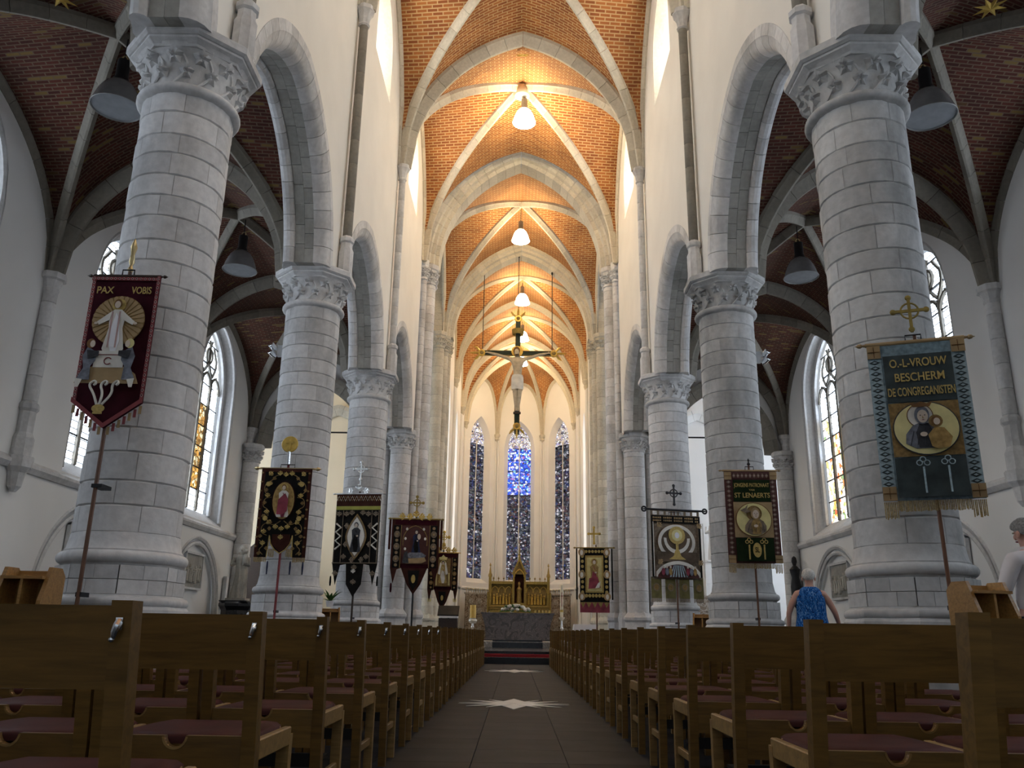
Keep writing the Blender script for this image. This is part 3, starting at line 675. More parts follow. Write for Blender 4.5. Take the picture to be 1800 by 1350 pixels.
def pier_base(root, x, y, r, mat):
    obj('pier_base', MB().lathe([(r*1.5, 0), (r*1.5, .8), (r*1.3, .95), (r*1.25, 1.15), (r*1.4, 1.22), (r*1.4, 1.3), (r*1.05, 1.45), (r, 1.5)], 8, (x, y, 0), pi/8, 2*pi+pi/8), mat, root, smooth=20)
for sd, sn in SIDES:
    p4 = struct('wall_pier_'+sn+'_near', f'clustered {sn} crossing pier with a half column and tall shafts'); p4.name = 'crossing_pier'
    p4['category'] = 'pier'
    obj('pier_core', MB().box((sd*4.15, 28.9, 8.5), (1.15, 1.5, 17)), 'plaster', p4, smooth=0)
    for x, y, r, z1, cap in ((4.0, 27.95, .36, 6.75, 0), (3.4, 28.75, .25, 13.2, 1), (3.55, 28.2, .13, 13.2, 0), (3.45, 29.4, .2, 13.2, 1), (4.55, 28.1, .14, 6.75, 0)):
        shaft(p4, sd*x, y, r, 1.45, z1, 'stone'); pier_base(p4, sd*x, y, r, 'stone')
        small_cap(p4, sd*x, y, r, z1-.05, 'stone', .68 if z1 < 8 else .8)
    p5 = struct('crossing_pier', f'far {sn} crossing pier of pale clustered shafts at the choir entrance'); p5['category'] = 'pier'
    z = 0
    while z < 17.5:
        obj('pier_block', MB().box((sd*4.25+.05, 36.95, z+.16), (1.25, 1.6, .312)), 'rib_stone', p5, smooth=0); z += .32
    for x, y, r, z1 in ((3.75, 36.05, .26, 13.2), (3.55, 36.55, .22, 13.2), (3.5, 37.2, .24, 13.2), (4.4, 36.1, .2, 13.2)):
        shaft(p5, sd*x+.06, y, r, 1.45, z1, 'rib_stone'); pier_base(p5, sd*x+.06, y, r, 'rib_stone'); small_cap(p5, sd*x+.06, y, r, z1, 'rib_stone', .8)

# ---- aisles: outer walls, windows, niches, vaults, transept walls
NI = Arch(2.0, 2.02)
for sd, sn in SIDES:
    wa = struct('wall_aisle_'+sn, f'white outer wall of the {sn} side aisle with blind arches')
    ca = struct('ceiling_aisle_'+sn, f'dark red brick ribbed vault over the {sn} side aisle')
    for bi in range(5):
        y0, y1 = EDG[bi], EDG[bi+1]; yc = (y0+y1)/2; ww, sl, sp = 1.55, 3.8, 8.05; A = Arch(ww, 1.95); gw = 1.12; GA = Arch(gw, 1.65); M = MB()
        top = lambda u: vz(u, BAY/2, 7.35, 2.9, 2.9/2.4)+.1
        us = sorted(set(lin(-BAY/2, BAY/2, 40)+[-ww, ww, -2.0, 2.0]))
        strips(M, us, lambda u, md: [(sl, sl), (min(top(u), sp+A.z(u)), top(u))] if abs(md) < ww else [(sl, sl), (sl, top(u))], lambda u, z: (sd*OW, yc+u, z))
        strips(M, us, lambda u, md: [((1.3+NI.z(u)) if abs(md) < 2.0 else 0, sl)], lambda u, z: (sd*OW, yc+u, z))
        strips(M, us, lambda u, md: [(0, 1.3+NI.z(u))] if abs(md) < 2.0 else [], lambda u, z: (sd*(OW+.18), yc+u, z))
        obj('wall_panel', M, 'plaster_white', wa, smooth=0)
        p = lambda u, z, d, yc=yc: Vector((sd*(OW+d), yc+u, z))
        # blind arch mouldings
        for rr, tw in ((0.0, .075), (-.17, .06)):
            obj('niche_moulding', MB().tube([p(2.0+rr, .05, .05), p(2.0+rr, 1.3, .05)]+[p(u*(2.0+rr)/2.0, 1.3+z*(2.02+rr)/2.02, .05) for u, z in NI.pts(14)][1:-1]+[p(-2.0-rr, 1.3, .05), p(-2.0-rr, .05, .05)], tw, 6), 'stone', wa)
        obj('string_course', MB().sweep([((sd*OW, y0, 3.62), (-sd, 0, 0), (0, 0, 1)), ((sd*OW, y1, 3.62), (-sd, 0, 0), (0, 0, 1))], [(-.02, -.1), (.05, -.09), (.12, 0), (.12, .06), (-.02, .16)]), 'stone', wa)
        reveal('window_reveal', wa, p, outline(ww, sl, sp, A), 0, outline(gw+.12, sl+.35, sp, Arch(gw+.12, 1.78)), .42, 'stone')
        obj('window_moulding', MB().tube([p(-ww+.05, sl+.1, .06), p(-ww+.05, sp, .06)]+[p(u*(ww-.05)/ww, sp+z*.97, .06) for u, z in A.pts(10)][::-1][1:-1]+[p(ww-.05, sp, .06), p(ww-.05, sl+.1, .06)], .06, 6), 'stone', wa)
        obj('window_moulding', MB().tube([p(-gw-.14, sl+.3, .34), p(-gw-.14, sp, .34)]+[p(u*(gw+.14)/gw, sp+z*1.07, .34) for u, z in GA.pts(10)][::-1][1:-1]+[p(gw+.14, sp, .34), p(gw+.14, sl+.3, .34)], .07, 6), 'stone', wa)
        if bi >= 1:
            wn = empty(f'window_{40+bi+(5 if sd > 0 else 0)}', label=f'tall traceried window in the {sn} aisle wall, '+('beside the camera' if bi == 1 else ORD[bi-1]+' from the camera'), kind='structure')
            def gf(l, r, z, bi=bi, sd=sd):
                near = l if sd > 0 else l
                if sd > 0 and bi == 4 and z < 7.6: return 'glass_warm' if (r+l) % 5 else 'glass_clear'
                if sd < 0 and bi == 4 and l == 1 and 4.9 < z < 7.3: return 'glass_orange'
                return 'glass_clear'
            glazing(wn, lambda u, z, d, p=p: p(u, z, d+.45), gw, sl+.35, sp, GA, 3, 6, gf, 'rib_dark', .062)  # dark mullion colour stands in for silhouettes against the bright glass
        # wall shaft with corbel
        s = empty('aisle_wall_shaft', (sd*(OW-.1), y1, 0), parent=wa)
        obj('wall_shaft_corbel', MB().lathe([(.05, 3.1), (.12, 3.2), (.16, 3.45), (.24, 3.55), (.26, 3.75)], 8), 'stone', s, smooth=20)
        obj('wall_shaft_base', MB().lathe([(.2, 3.75), (.2, 4.1), (.15, 4.2), (.15, 4.6), (.19, 4.66), (.19, 4.74), (.13, 4.8)], 8), 'stone', s, smooth=20)
        z = 4.8
        while z < 7.0: h = min(.5, 7.05-z); obj('shaft_drum', MB().lathe([(.125, z), (.135, z+.012), (.135, z+h-.016), (.125, z+h-.004)], 12), 'stone', s); z += h
        obj('wall_shaft_capital', MB().lathe([(.14, 7.03), (.16, 7.08), (.15, 7.12), (.2, 7.25), (.25, 7.28), (.25, 7.4), (.2, 7.42)], 8), 'stone', s, smooth=20)
        # relief panel (station) inside the blind arch
        if bi >= 2:
            rp = empty('relief_panel', (sd*(OW+.13), yc, 1.9), rz=0 if sd < 0 else pi, label=f'carved stone relief in a frame under the blind arch of the {sn} aisle, '+ORD[bi-1]+' bay', cat='relief', group='carved reliefs on the aisle walls')
            obj('panel', MB().box((0, 0, .45), (.06, 1.3, .95)), 'stone_dark', rp, smooth=0)
            for q in ((0, .68, .45, .08, .06, 1.0), (0, -.68, .45, .08, .06, 1.0), (0, 0, -.04, .1, 1.42, .06), (0, 0, .95, .1, 1.42, .06)): obj('frame', MB().box((q[0]+.02, q[1], q[2]), q[3:]), 'stone', rp, smooth=0)
            for k in range(7):
                yy = -.5+k*.165+random.uniform(-.02, .02); hh = random.uniform(.42, .6)
                obj('carved_figure', MB().lathe([(.03, .05), (.075, .06), (.06, hh*.5), (.085, hh*.78), (.03, hh*.84), (.05, hh*.92), (.04, hh), (.005, hh+.02)], 8, (.03, yy, .02+random.uniform(0, .15))), 'statue', rp)
        # aisle vault
        xc = sd*(AW+OW)/2; az = vault(ca, xc, yc, 2.4, BAY/2, 7.35, 2.9, .3, 'aisle_brick')
        if bi >= 2: ribs_bay(ca, xc, yc, 2.4, BAY/2, az, .85, .6, 'rib_dark', (bi == 2, True), (True, True))
        elif bi == 1: ribs_bay(ca, xc, yc, 2.4, BAY/2, az, 1.0, 0, 'rib_dark', (False, False), (True, True))
    # end of the aisle: arch into the transept, respond on the wall, tie rod
    M = MB(); A = Arch(1.95, 2.6); us = sorted(set(lin(-2.4, 2.4, 30)+[-1.95, 1.95]))
    strips(M, us, lambda u, md: [((6.75+A.z(u)) if abs(md) < 1.95 else 6.75, 7.35+2.9*P_(u/2.4, 2.9/2.4)+.15)], lambda u, z: (sd*6.9+u, 27.98, z))
    M.box((sd*11.6, 28.1, 6), (4.6, .24, 12))
    obj('wall_panel', M, 'plaster_white', wa, smooth=0)
    rib(wa, [(sd*6.9+u, 27.95, 6.75+z) for u, z in A.pts(16)], (0, 1, 0), (sd*6.9, 27.95, 6.75), 1.6, .5, 'rib_dark', name='end_arch')
    rs = empty('aisle_respond', parent=wa)
    shaft(rs, sd*9.05, 27.75, .27, 1.4, 6.2, 'stone'); small_cap(rs, sd*9.05, 27.75, .27, 6.15, 'stone', .62); pier_base(rs, sd*9.05, 27.75, .27, 'stone')
    obj('tie_rod', MB().tube([(sd*4.6, 30, 7.8), (sd*13.5, 30, 7.8)], .03, 6), 'iron', None, label=f'dark iron tie rod crossing the {sn} transept', cat='tie rod')
    tr = struct('wall_transept_'+sn, f'plastered walls of the {sn} transept')
    pm = 'plaster_cream' if sd < 0 else 'plaster_white'
    M = MB(); M.box((sd*9.6, 37.1, 8), (9.4, .24, 16)); obj('wall_panel', M, pm, tr, smooth=0)
    obj('wall_panel', MB().box((sd*4.9, 37.0, 17), (2.6, .3, 6)), 'plaster', tr, smooth=0)
    obj('ceiling_panel', MB().box((sd*8.8, 32.6, 18.9), (10.4, 9.4, .2)), pm, tr, smooth=0)
    obj('wall_panel', MB().box((sd*9.0, 28.25, 14.6), (9, .2, 9)), pm, tr, smooth=0)
    AA = Arch(2.3, 3.0); rib(tr, [(sd*8.2-2.3, 36.9, 1.0)]+[(sd*8.2+u, 36.9, 7.6+z) for u, z in AA.pts(14)][::-1]+[(sd*8.2+2.3, 36.9, 1.0)], (0, 1, 0), (sd*8.2, 36.9, 7.6), 1.6, .5, 'plaster_white' if sd > 0 else 'rib_stone', name='blind_arch')
    # unseen glowing window added in the end wall to light the transept
    M = MB(); A = Arch(2.4, 3.2); ww = 2.4; us = sorted(set(lin(-4.4, 4.4, 30)+[-ww, ww]))
    strips(M, us, lambda u, md: [(0, 2.2), (9.5+A.z(u), 18.9)] if abs(md) < ww else [(0, 18.9)], lambda u, z: (sd*14, 32.6+u, z)); obj('wall_panel', M, pm, tr, smooth=0)
    wn = empty(f'window_{60 if sd < 0 else 61}', label=f'great window in the end wall of the {sn} transept', kind='structure')
    glazing(wn, lambda u, z, d: Vector((sd*(14.05+d), 32.6+u, z)), ww, 2.2, 9.5, A, 4, 7, lambda l, r, z: 'glass_clear', 'plaster_white', .07)
ww_ = struct('wall_west_blocker', 'unseen plastered wall added behind the camera to cut sky light in the aisles')  # added out of view to keep sky light out of the aisles
for sd in (-1, 1): obj('wall_panel', MB().box((sd*6.7, -4.4, 5.6), (6.0, .25, 11.2)), 'plaster_white', ww_, smooth=0)
gold_star(-7.2, 10.6, 10.12, (0, 0, 0), 'gilded star on the left aisle vault at the upper left corner'); gold_star(7.2, 10.6, 10.12, (0, 0, 0), 'gilded star on the right aisle vault at the upper right corner')

# ================================================================== CHAIRS
def make_chair(hook):
    t = empty('church_chair'); w = .245; PW = .042
    def post_mb(sx):
        m = MB(); P = []
        for z, y in ((0, .035), (.44, .0), (.825, -.055)):
            P += [(sx*w-sx*PW, y-.024, z), (sx*w, y-.024, z), (sx*w, y+.024, z), (sx*w-sx*PW, y+.024, z)]
        F = [(0,1,2,3), (8,9,10,11)]
        for j in (0, 4):
            for k in range(4): F.append((j+k, j+(k+1) % 4, j+4+(k+1) % 4, j+4+k))
        return m.add(P, F)
    for sx in (-1, 1):
        obj('back_post', post_mb(sx), 'oak', t, smooth=0)
        obj('front_leg', MB().box((sx*(w-.021), .40, .215), (.042, .042, .43)), 'oak_light', t, smooth=0)
        obj('side_rail', bevel_box((.026, .40, .06), .004), 'oak_light', t, (sx*(w-.014), .20, .425), smooth=0)
        obj('side_stretcher', bevel_box((.022, .36, .038), .004), 'oak_light', t, (sx*(w-.022), .205, .20), smooth=0)
    # backrest board
    m = MB(); y0, y1 = -.030, -.055; P = []
    for z, y in ((.655, -.031), (.815, -.054)): P += [(-w+PW, y-.016, z), (w-PW, y-.016, z), (w-PW, y+.010, z), (-w+PW, y+.010, z)]
    obj('backrest', m.add(P, [(0,1,2,3), (4,5,6,7), (0,1,5,4), (1,2,6,5), (2,3,7,6), (3,0,4,7)]), 'oak', t, smooth=0)
    # rear seat rail with a half round finger notch
    R = .032; pts = [(-w+PW, .325), (w-PW, .325), (w-PW, .466)]+[(R*cos(a), (.466+R*sin(a))) for a in lin(0, -pi, 10)]+[(-w+PW, .466)]
    rr = obj('rear_rail', MB().prism(pts, -.012, .012), 'oak', t, (0, .002, 0), smooth=0)
    obj('notch_edge', MB().sweep([((R*cos(a), -.011, (.466+R*sin(a))), (cos(a), 0, sin(a)), (0, 1, 0)) for a in lin(-.1, -pi+.1, 10)], [(0, -.003), (.007, -.003), (.007, .01), (0, .01)]), 'oak_light', rr)
    obj('front_rail', bevel_box((2*w-.08, .022, .06), .004), 'oak_light', t, (0, .40, .425), smooth=0)
    # padded seat with softened edge
    m = MB(); P = []; F = []; rows = [(.0, .440), (.0, .455), (.012, .466), (.04, .472)]
    for e, z in rows:
        for x, y in ((-w+.028+e, .02+e), (w-.028-e, .02+e), (w-.03-e, .30), (w-.045-e, .425-e), (-w+.045+e, .425-e), (-w+.03+e, .30)): P.append((x, y, z))
    n = 6
    for j in range(3):
        for k in range(n): F.append((j*n+k, j*n+(k+1) % n, (j+1)*n+(k+1) % n, (j+1)*n+k))
    F += [tuple(range(n-1, -1, -1)), tuple(range(3*n, 4*n))]; obj('seat_pad', m.add(P, F), 'leather', t, smooth=50)
    obj('book_shelf', MB().box((0, .19, .255), (2*w-.09, .30, .012)), 'black_shelf', t, smooth=0)
    obj('shelf_lip', MB().box((0, .03, .275), (2*w-.09, .012, .05)), 'black_shelf', t, smooth=0)
    if hook:
        h = obj('coupling_hook', MB().tube([(w-.022, -.076, .785), (w-.022, -.084, .776), (w-.025, -.086, .764), (w-.028, -.082, .753)], [.008, .008, .0065, .005], 8).ell((w-.030, -.083, .750), (.006,.006,.006), 8, 6), 'chrome', t)
        obj('hook_plate', MB().box((w-.022, -.0765, .78), (.014, .004, .024)), 'chrome', h, smooth=0)
    return t
def joined(t):
    """the same chair as a single mesh for rows too far off to show parts"""
    m = MB(); mats = []; fm = []; me = bpy.data.meshes.new('church_chair')
    for c in [q for q in t.children]:
        for d in [c]+list(c.children):
            o = len(m.v); mt = d.data.materials[0]
            if mt not in mats: mats.append(mt)
            m.v += [tuple(Vector(v.co)+d.location) for v in d.data.vertices]
            for p in d.data.polygons: m.f.append(tuple(i+o for i in p.vertices)); fm.append(mats.index(mt))
    me.from_pydata(m.v, [], m.f)
    for x in mats: me.materials.append(x)
    me.polygons.foreach_set('material_index', fm); return me
proto = {False: make_chair(False), True: make_chair(True)}; far_chair = joined(proto[False])
NUM = ['first', 'second', 'third', 'fourth', 'fifth', 'sixth', 'seventh', 'eighth', 'ninth', 'tenth', 'eleventh', 'twelfth', 'thirteenth', 'fourteenth', 'fifteenth', 'sixteenth', 'seventeenth', 'eighteenth', 'nineteenth', 'twentieth', 'twenty-first', 'twenty-second', 'twenty-third', 'twenty-fourth']
used = set()
PLACE = ['at the centre aisle', 'second from the centre aisle', 'third from the centre aisle', 'fourth from the centre aisle', 'at the column end']
for sd, sn, y0, dy, a in ((-1, 'left', 1.78, .895, .763), (1, 'right', 1.70, .875, .85)):
    for r in range(23):
        y = y0+r*dy
        if y > 21.6: break
        for k in range(5):
            x = sd*(a+.245+k*.502); hk = sd < 0 and k == 0
            jx, jr = random.uniform(-.003, .003), random.uniform(-.003, .003)
            if r == 0 and k >= 2: continue
            if k == 4 and min(abs(y+.15-q) for q in EDG[2:5]+[6.5, 17.0]) < 1.05: continue
            lab = f'oak chair, {sn} block, {NUM[r]} row from camera, {PLACE[k]}'; g = f'oak chairs in the {sn} block'
            if r < 9:
                if hk not in used: t = proto[hk]; used.add(hk); t.location = (x+jx, y, 0); t.rotation_euler = (0,0,jr); tag(t, lab, 'chair', g)
                else: copy_tree(proto[hk], None, (x+jx, y, 0), jr, label=lab, cat='chair', group=g)
            else: link('church_chair', far_chair, None, (x+jx, y, 0), (0, 0, jr), label=lab, cat='chair', group=g)

# ---- wooden book racks at the row ends
def rack(x, y, rz, lab, h=1.2, W=.17):
    t = empty('book_rack', (x, y, 0), rz, label=lab, cat='rack', group='oak hymn book racks')
    for sx in (-1, 1): obj('side_panel', MB().prism([(-.14, 0), (.16, 0), (.16, h-.06), (.10, h), (-.04, h), (-.14, h-.25)], -.015, .015, Matrix.Rotation(pi/2, 4, 'Z')), 'rack_wood', t, (sx*W, 0, 0), smooth=0)
    obj('back_panel', MB().box((0, .12, h/2), (2*W-.02, .02, h-.04)), 'rack_wood', t, smooth=0)
    obj('divider', MB().box((0, 0, h/2), (.022, .22, h-.12)), 'rack_wood', t, smooth=0)
    for k in range(4): obj('shelf', MB().box((0, 0, .12+k*(h-.2)/3), (2*W-.02, .24, .022)), 'rack_wood', t, smooth=0)
rack(-3.72, 6.5, .0, 'oak hymn book rack with open pigeonholes in front of the nearest left column'); rack(3.55, 6.5, .28, 'oak hymn book rack with open pigeonholes beside the man in the white shirt')
rack(-3.66, 17.0, .3, 'small oak hymn book rack under the potted plant on the left'); rack(3.70, 17.0, -.3, 'oak hymn book rack beside the second right column')
pl = empty('potted_plant', (-3.68, 17.0, 1.205), label='green leafy potted plant on the left book rack', cat='plant')
obj('pot', MB().lathe([(.06, 0), (.09, .12), (.08, .12), (.06, .1)], 12), 'speaker_white', pl)
for k in range(16):
    a = k*2.4; L = random.uniform(.2, .42); e = random.uniform(.5, 1.25); P = []; F = []
    for i in range(6):
        t = i/5; r = L*t*cos(e)*(1+.3*t); z = .1+L*t*sin(e)-.12*t*t; wd = .03*sin(pi*min(.98, t+.08))
        P += [(r*cos(a)-wd*sin(a), r*sin(a)+wd*cos(a), z), (r*cos(a)+wd*sin(a), r*sin(a)-wd*cos(a), z)]
    F = [(2*i, 2*i+1, 2*i+3, 2*i+2) for i in range(5)]; obj('leaf_blade', MB().add(P, F), 'leaf', pl)

# ================================================================== LAMPS
def bell(root, glow, mat, R=.385, H=.52):
    pr = [(R*.28, H), (R*.42, H*.96), (R*.62, H*.80), (R*.80, H*.52), (R*.92, H*.22), (R*1.0, .0)]
    obj('lamp_bell', MB().lathe(pr+[(r-.012, z-.004) for r, z in pr[::-1]], 28, cap=False), mat, root)
    obj('lamp_rim', MB().lathe([(R+.008*cos(t), .008*sin(t)) for t in lin(0, 2*pi, 8)], 28, cap=False), 'lamp_metal' if not glow else mat, root)
    obj('lamp_cap', MB().lathe([(.05, H+.42), (.105, H+.40), (.105, H+.08), (.13, H+.04), (.13, H-.02), (.10, H-.03)], 18), 'iron' if not glow else 'lamp_metal', root)
    obj('lamp_ring', MB().tube([(.05*cos(a), 0, H+.46+.05*sin(a)) for a in lin(0, 2*pi, 10)], .012, 5), 'brass', root)
    if not glow: obj('lamp_lens', MB().lathe([(R*.96, .012), (R*.5, .03), (.01, .035)], 24), 'lamp_inner', root)
for k, (x, y, z, top) in enumerate(((.08, 24.68, 17.55, 18.7), (.02, 32.95, 17.2, 18.75), (XO, 40.25, 17.25, 18.4), (XO+.05, 45.9, 17.25, 18.4), (XO+.05, 50.6, 17.25, 18.4))):
    L = empty('hanging_lamp', (x, y, z), label='glowing white bell lamp hanging from the vault, '+('first over the nave', 'second over the crossing', 'third from the camera, over the choir', 'fourth from the camera, beside the crucifix top', 'fifth and last, beside the crucifix body')[k], cat='lamp', group='glowing bell lamps')
    bell(L, True, 'lamp_glow'); obj('lamp_rod', MB().tube([(0, 0, .95), (0, 0, top-z)], .012, 6), 'iron', L)
for sd, sn in SIDES:
    for bi in (2, 3):
        yc = (EDG[bi]+EDG[bi+1])/2
        L = empty('aisle_lamp', (sd*6.72, yc, 9.0), label=f'unlit grey bell lamp hanging in the {sn} aisle, '+('nearer one' if bi == 2 else 'farther one'), cat='lamp', group='unlit bell lamps of the aisles')
        bell(L, False, 'lamp_glass', .40, .5); obj('lamp_rod', MB().tube([(0, 0, .95), (0, 0, 1.35)], .012, 6), 'iron', L)
    # spotlights clipped to the second columns
    s = empty('spotlight', (sd*4.62, 15.1, 5.9), label=f'small chrome twin spotlight on the outer side of the second {sn} column', cat='spotlight')
    obj('spot_bracket', MB().box((-sd*.03, 0, 0), (.10, .08, .22)), 'speaker_white', s, smooth=0)
    for dz in (-.07, .07):
        obj('spot_head', MB().lathe([(.03, 0), (.055, .05), (.06, .15), (.05, .16)], 12), 'chrome', s, (sd*.05, -.02, dz-.05), (radians(60), 0, sd*.6))

# ================================================================== BANNERS
class Ban:
    def __init__(b, lab, cx, cy, yaw, zb):
        b.r = empty('procession_banner', (cx, cy, 0), radians(yaw), label=lab, cat='banner', group='processional banners on poles'); b.z = zb; b.L = 0
    def poly(b, name, pts, mat, lay=None, th=.004, parent=None):
        if lay is None: b.L += 1; lay = b.L
        y = -.004*lay; return obj(name, MB().prism([(u, b.z+v) for u, v in pts], y-th/2, y+th/2), mat, parent or b.r, smooth=0)
    def rect(b, name, u0, v0, u1, v1, mat, **k): return b.poly(name, [(u0, v0), (u1, v0), (u1, v1), (u0, v1)], mat, **k)
    def ell(b, name, u, v, a, c, mat, n=24, **k): return b.poly(name, [(u+a*cos(t), v+c*sin(t)) for t in [2*pi*i/n for i in range(n)]], mat, **k)
    def line(b, name, pts, w, mat, closed=False, sm=0):
        for _ in range(sm): pts = [pts[0]]+[(p[0]*(1-t)+q[0]*t, p[1]*(1-t)+q[1]*t) for p, q in zip(pts[:-1], pts[1:]) for t in (.25, .75)]+[pts[-1]]
        b.L += 1; y = -.004*b.L; q = [(u, y, b.z+v) for u, v in pts]; 
        if closed: q.append(q[0])
        return obj(name, MB().tube(q, w, 5), mat, b.r)
    def text(b, s, u, v, size, mat, w=None):
        b.L += 1; c = bpy.data.curves.new('lettering', 'FONT'); c.body = s; c.size = size; c.align_x = 'CENTER'; c.align_y = 'CENTER'; c.extrude = .002; c.offset = size*.012
        o = bpy.data.objects.new('tmp', c); COL.objects.link(o); bpy.context.view_layer.update()
        me = bpy.data.meshes.new_from_object(o.evaluated_get(bpy.context.evaluated_depsgraph_get())); bpy.data.objects.remove(o)
        xs = [q.co.x for q in me.vertices]; k = (w/(max(xs)-min(xs))) if w and xs else 1
        for q in me.vertices: q.co.x *= k
        me.materials.clear(); me.materials.append(MATS[mat])
        return link('lettering', me, b.r, (u, -.004*b.L-.003, b.z+v), (pi/2, 0, 0))
    def bar(b, w, r=.016, mat='brass', fin=.03, dz=.0):
        obj('crossbar', MB().tube([(-w/2, .0, b.z+dz), (w/2, .0, b.z+dz)], r, 10), mat, b.r)
        for s in (-1, 1): obj('bar_finial', MB().lathe([(r*.6, 0), (fin*.6, fin*.33), (fin*.45, fin), (fin, fin*1.8), (fin*.8, fin*2.8), (fin*.3, fin*3.3), (.002, fin*4)], 12), mat, b.r, (s*w/2, 0, b.z+dz), (0, s*pi/2, 0))
    def pole(b, top, u=.0, r=.018, mat='pole_wood', z0=.25, du=0):
        obj('pole', MB().tube([(u+du, .03, z0), (u, .03, b.z+top)], r, 8), mat, b.r)
        br = obj('pole_bracket', MB().box((u+du, .10, 1.05), (.05, .16, .04)), 'iron', b.r, smooth=0)
    def frame(b, w):
        obj('hanger', MB().tube([(-w, 0, b.z+.01), (-w, 0, b.z+.07), (w, 0, b.z+.07), (w, 0, b.z+.01)], .008, 5), 'iron', b.r)
    def cross(b, v0, h, w, mat, ring=True, flare=.02, t=.012):
        """finial cross standing on the crossbar"""
        zc = b.z+v0+h*.62; m = MB()
        m.box((0, 0, b.z+v0+h/2), (t*2, t*1.6, h)).box((0, 0, zc), (w, t*1.6, t*2))
        for u, z in ((w/2, zc), (-w/2, zc), (0, b.z+v0+h), (0, b.z+v0+.03)): m.ell((u, 0, z), (flare, t, flare), 8, 6)
        c = obj('finial_cross', m, mat, b.r)
        if ring: obj('cross_ring', MB().tube([(w*.27*cos(a), 0, zc+w*.27*sin(a)) for a in lin(0, 2*pi, 16)], t*.7, 6), mat, c)
    def fringe(b, u0, u1, v, h, mat='fringe_gold', slant=0):
        m = MB(); n = max(2, int((u1-u0)/.014)); y = -.003
        for i in range(n):
            u = u0+(u1-u0)*(i+.5)/n; hh = h*random.uniform(.88, 1.04); z = b.z+v+slant*(u-u0)
            m.tube([(u, y, z), (u+random.uniform(-.003, .003), y, z-hh)], .0055, 4)
        o = obj('fringe', m, mat, b.r); o['kind'] = 'stuff'
    def person(b, u, v, h, robe, robe2, halo=None, hair='hair_brown', arms='fold', child=False):
        """embroidered standing figure, v = feet"""
        if halo: b.ell('halo', u, v+h*.89, h*.12, h*.12, halo)
        b.poly('robe', [(u-h*.16, v), (u-h*.19, v+h*.06), (u-h*.12, v+h*.45), (u-h*.15, v+h*.72), (u-h*.06, v+h*.80), (u+h*.06, v+h*.80), (u+h*.15, v+h*.72), (u+h*.12, v+h*.45), (u+h*.19, v+h*.06), (u+h*.16, v)], robe)
        b.poly('robe_fold', [(u-h*.03, v+.0), (u-h*.11, v+h*.3), (u-h*.02, v+h*.74), (u+h*.05, v+h*.6), (u+h*.10, v+h*.2), (u+h*.06, v)], robe2)
        if arms == 'open':
            for s in (-1, 1): b.poly('sleeve', [(u+s*h*.10, v+h*.76), (u+s*h*.34, v+h*.56), (u+s*h*.30, v+h*.50), (u+s*h*.12, v+h*.60)], robe); b.ell('hand', u+s*h*.35, v+h*.53, h*.035, h*.025, 'face', n=10)
        else:
            b.poly('sleeve', [(u-h*.14, v+h*.70), (u+h*.02, v+h*.50), (u+h*.08, v+h*.55), (u-h*.06, v+h*.74)], robe); b.ell('hand', u+h*.05, v+h*.53, h*.035, h*.03, 'face', n=10)
        b.ell('hair', u, v+h*.895, h*.072, h*.088, hair, n=16); b.ell('face', u, v+h*.875, h*.052, h*.068, 'face', n=16)
    def bust(b, u, v, R, cloak, inner, halo, hair, child=None):
        b.ell('halo', u-.05*R, v+.38*R, .46*R, .46*R, halo); b.line('halo_edge', [(u-.05*R+.46*R*cos(t), v+.38*R+.46*R*sin(t)) for t in lin(0, 2*pi, 24)], .004, 'hair_brown')
        b.poly('cloak', [(u-.66*R, v-.72*R), (u-.62*R, v-.35*R), (u-.36*R, v-.02*R), (u-.12*R, v+.08*R), (u+.22*R, v+.06*R), (u+.5*R, v-.12*R), (u+.66*R, v-.4*R), (u+.64*R, v-.74*R), (u+.3*R, v-.93*R), (u-.3*R, v-.93*R)], cloak)
        b.poly('tunic', [(u-.2*R, v-.9*R), (u-.26*R, v-.3*R), (u-.1*R, v+.05*R), (u+.2*R, v+.05*R), (u+.36*R, v-.3*R), (u+.3*R, v-.9*R)], inner)
        for k in range(5): b.line('fold_line', [(u-.5*R+k*.25*R, v-.8*R), (u-.34*R+k*.19*R, v-.25*R)], .0035, 'grey_dark')
        b.ell('hair', u, v+.36*R, .27*R, .36*R, hair); b.ell('face', u+.02*R, v+.31*R, .19*R, .26*R, 'face')
        for s in (-1, 1): b.ell('eye', u+.02*R+s*.075*R, v+.35*R, .03*R, .016*R, 'grey_dark', n=8)
        b.poly('nose', [(u+.01*R, v+.33*R), (u+.05*R, v+.22*R), (u-.01*R, v+.22*R)], 'tan_cloth'); b.ell('mouth', u+.02*R, v+.155*R, .05*R, .012*R, 'rose_robe', n=8)
        b.ell('hand', u-.02*R, v-.42*R, .13*R, .09*R, 'face', n=12)
    def lozenges(b, u0, v0, u1, v1, base, c1, c2, n=None):
        """woven trellis border"""
        b.rect('border', u0, v0, u1, v1, base); W, H = u1-u0, v1-v0; ver = H > W; S = W if ver else H; L_ = H if ver else W; n = n or max(2, int(L_/S)); b.L += 1
        y = -.004*b.L; m = MB(); m2 = MB()
        for i in range(n):
            t = (i+.5)/n; cu, cv = ((u0+u1)/2, v0+H*t) if ver else (u0+W*t, (v0+v1)/2); q = L_/n/2*.82; p = S/2*.82; a, c = (p, q) if ver else (q, p)
            m.prism([(cu-a, b.z+cv), (cu, b.z+cv-c), (cu+a, b.z+cv), (cu, b.z+cv+c)], y-.002, y+.002); m2.prism([(cu-a*.45, b.z+cv), (cu, b.z+cv-c*.45), (cu+a*.45, b.z+cv), (cu, b.z+cv+c*.45)], y-.005, y-.001)
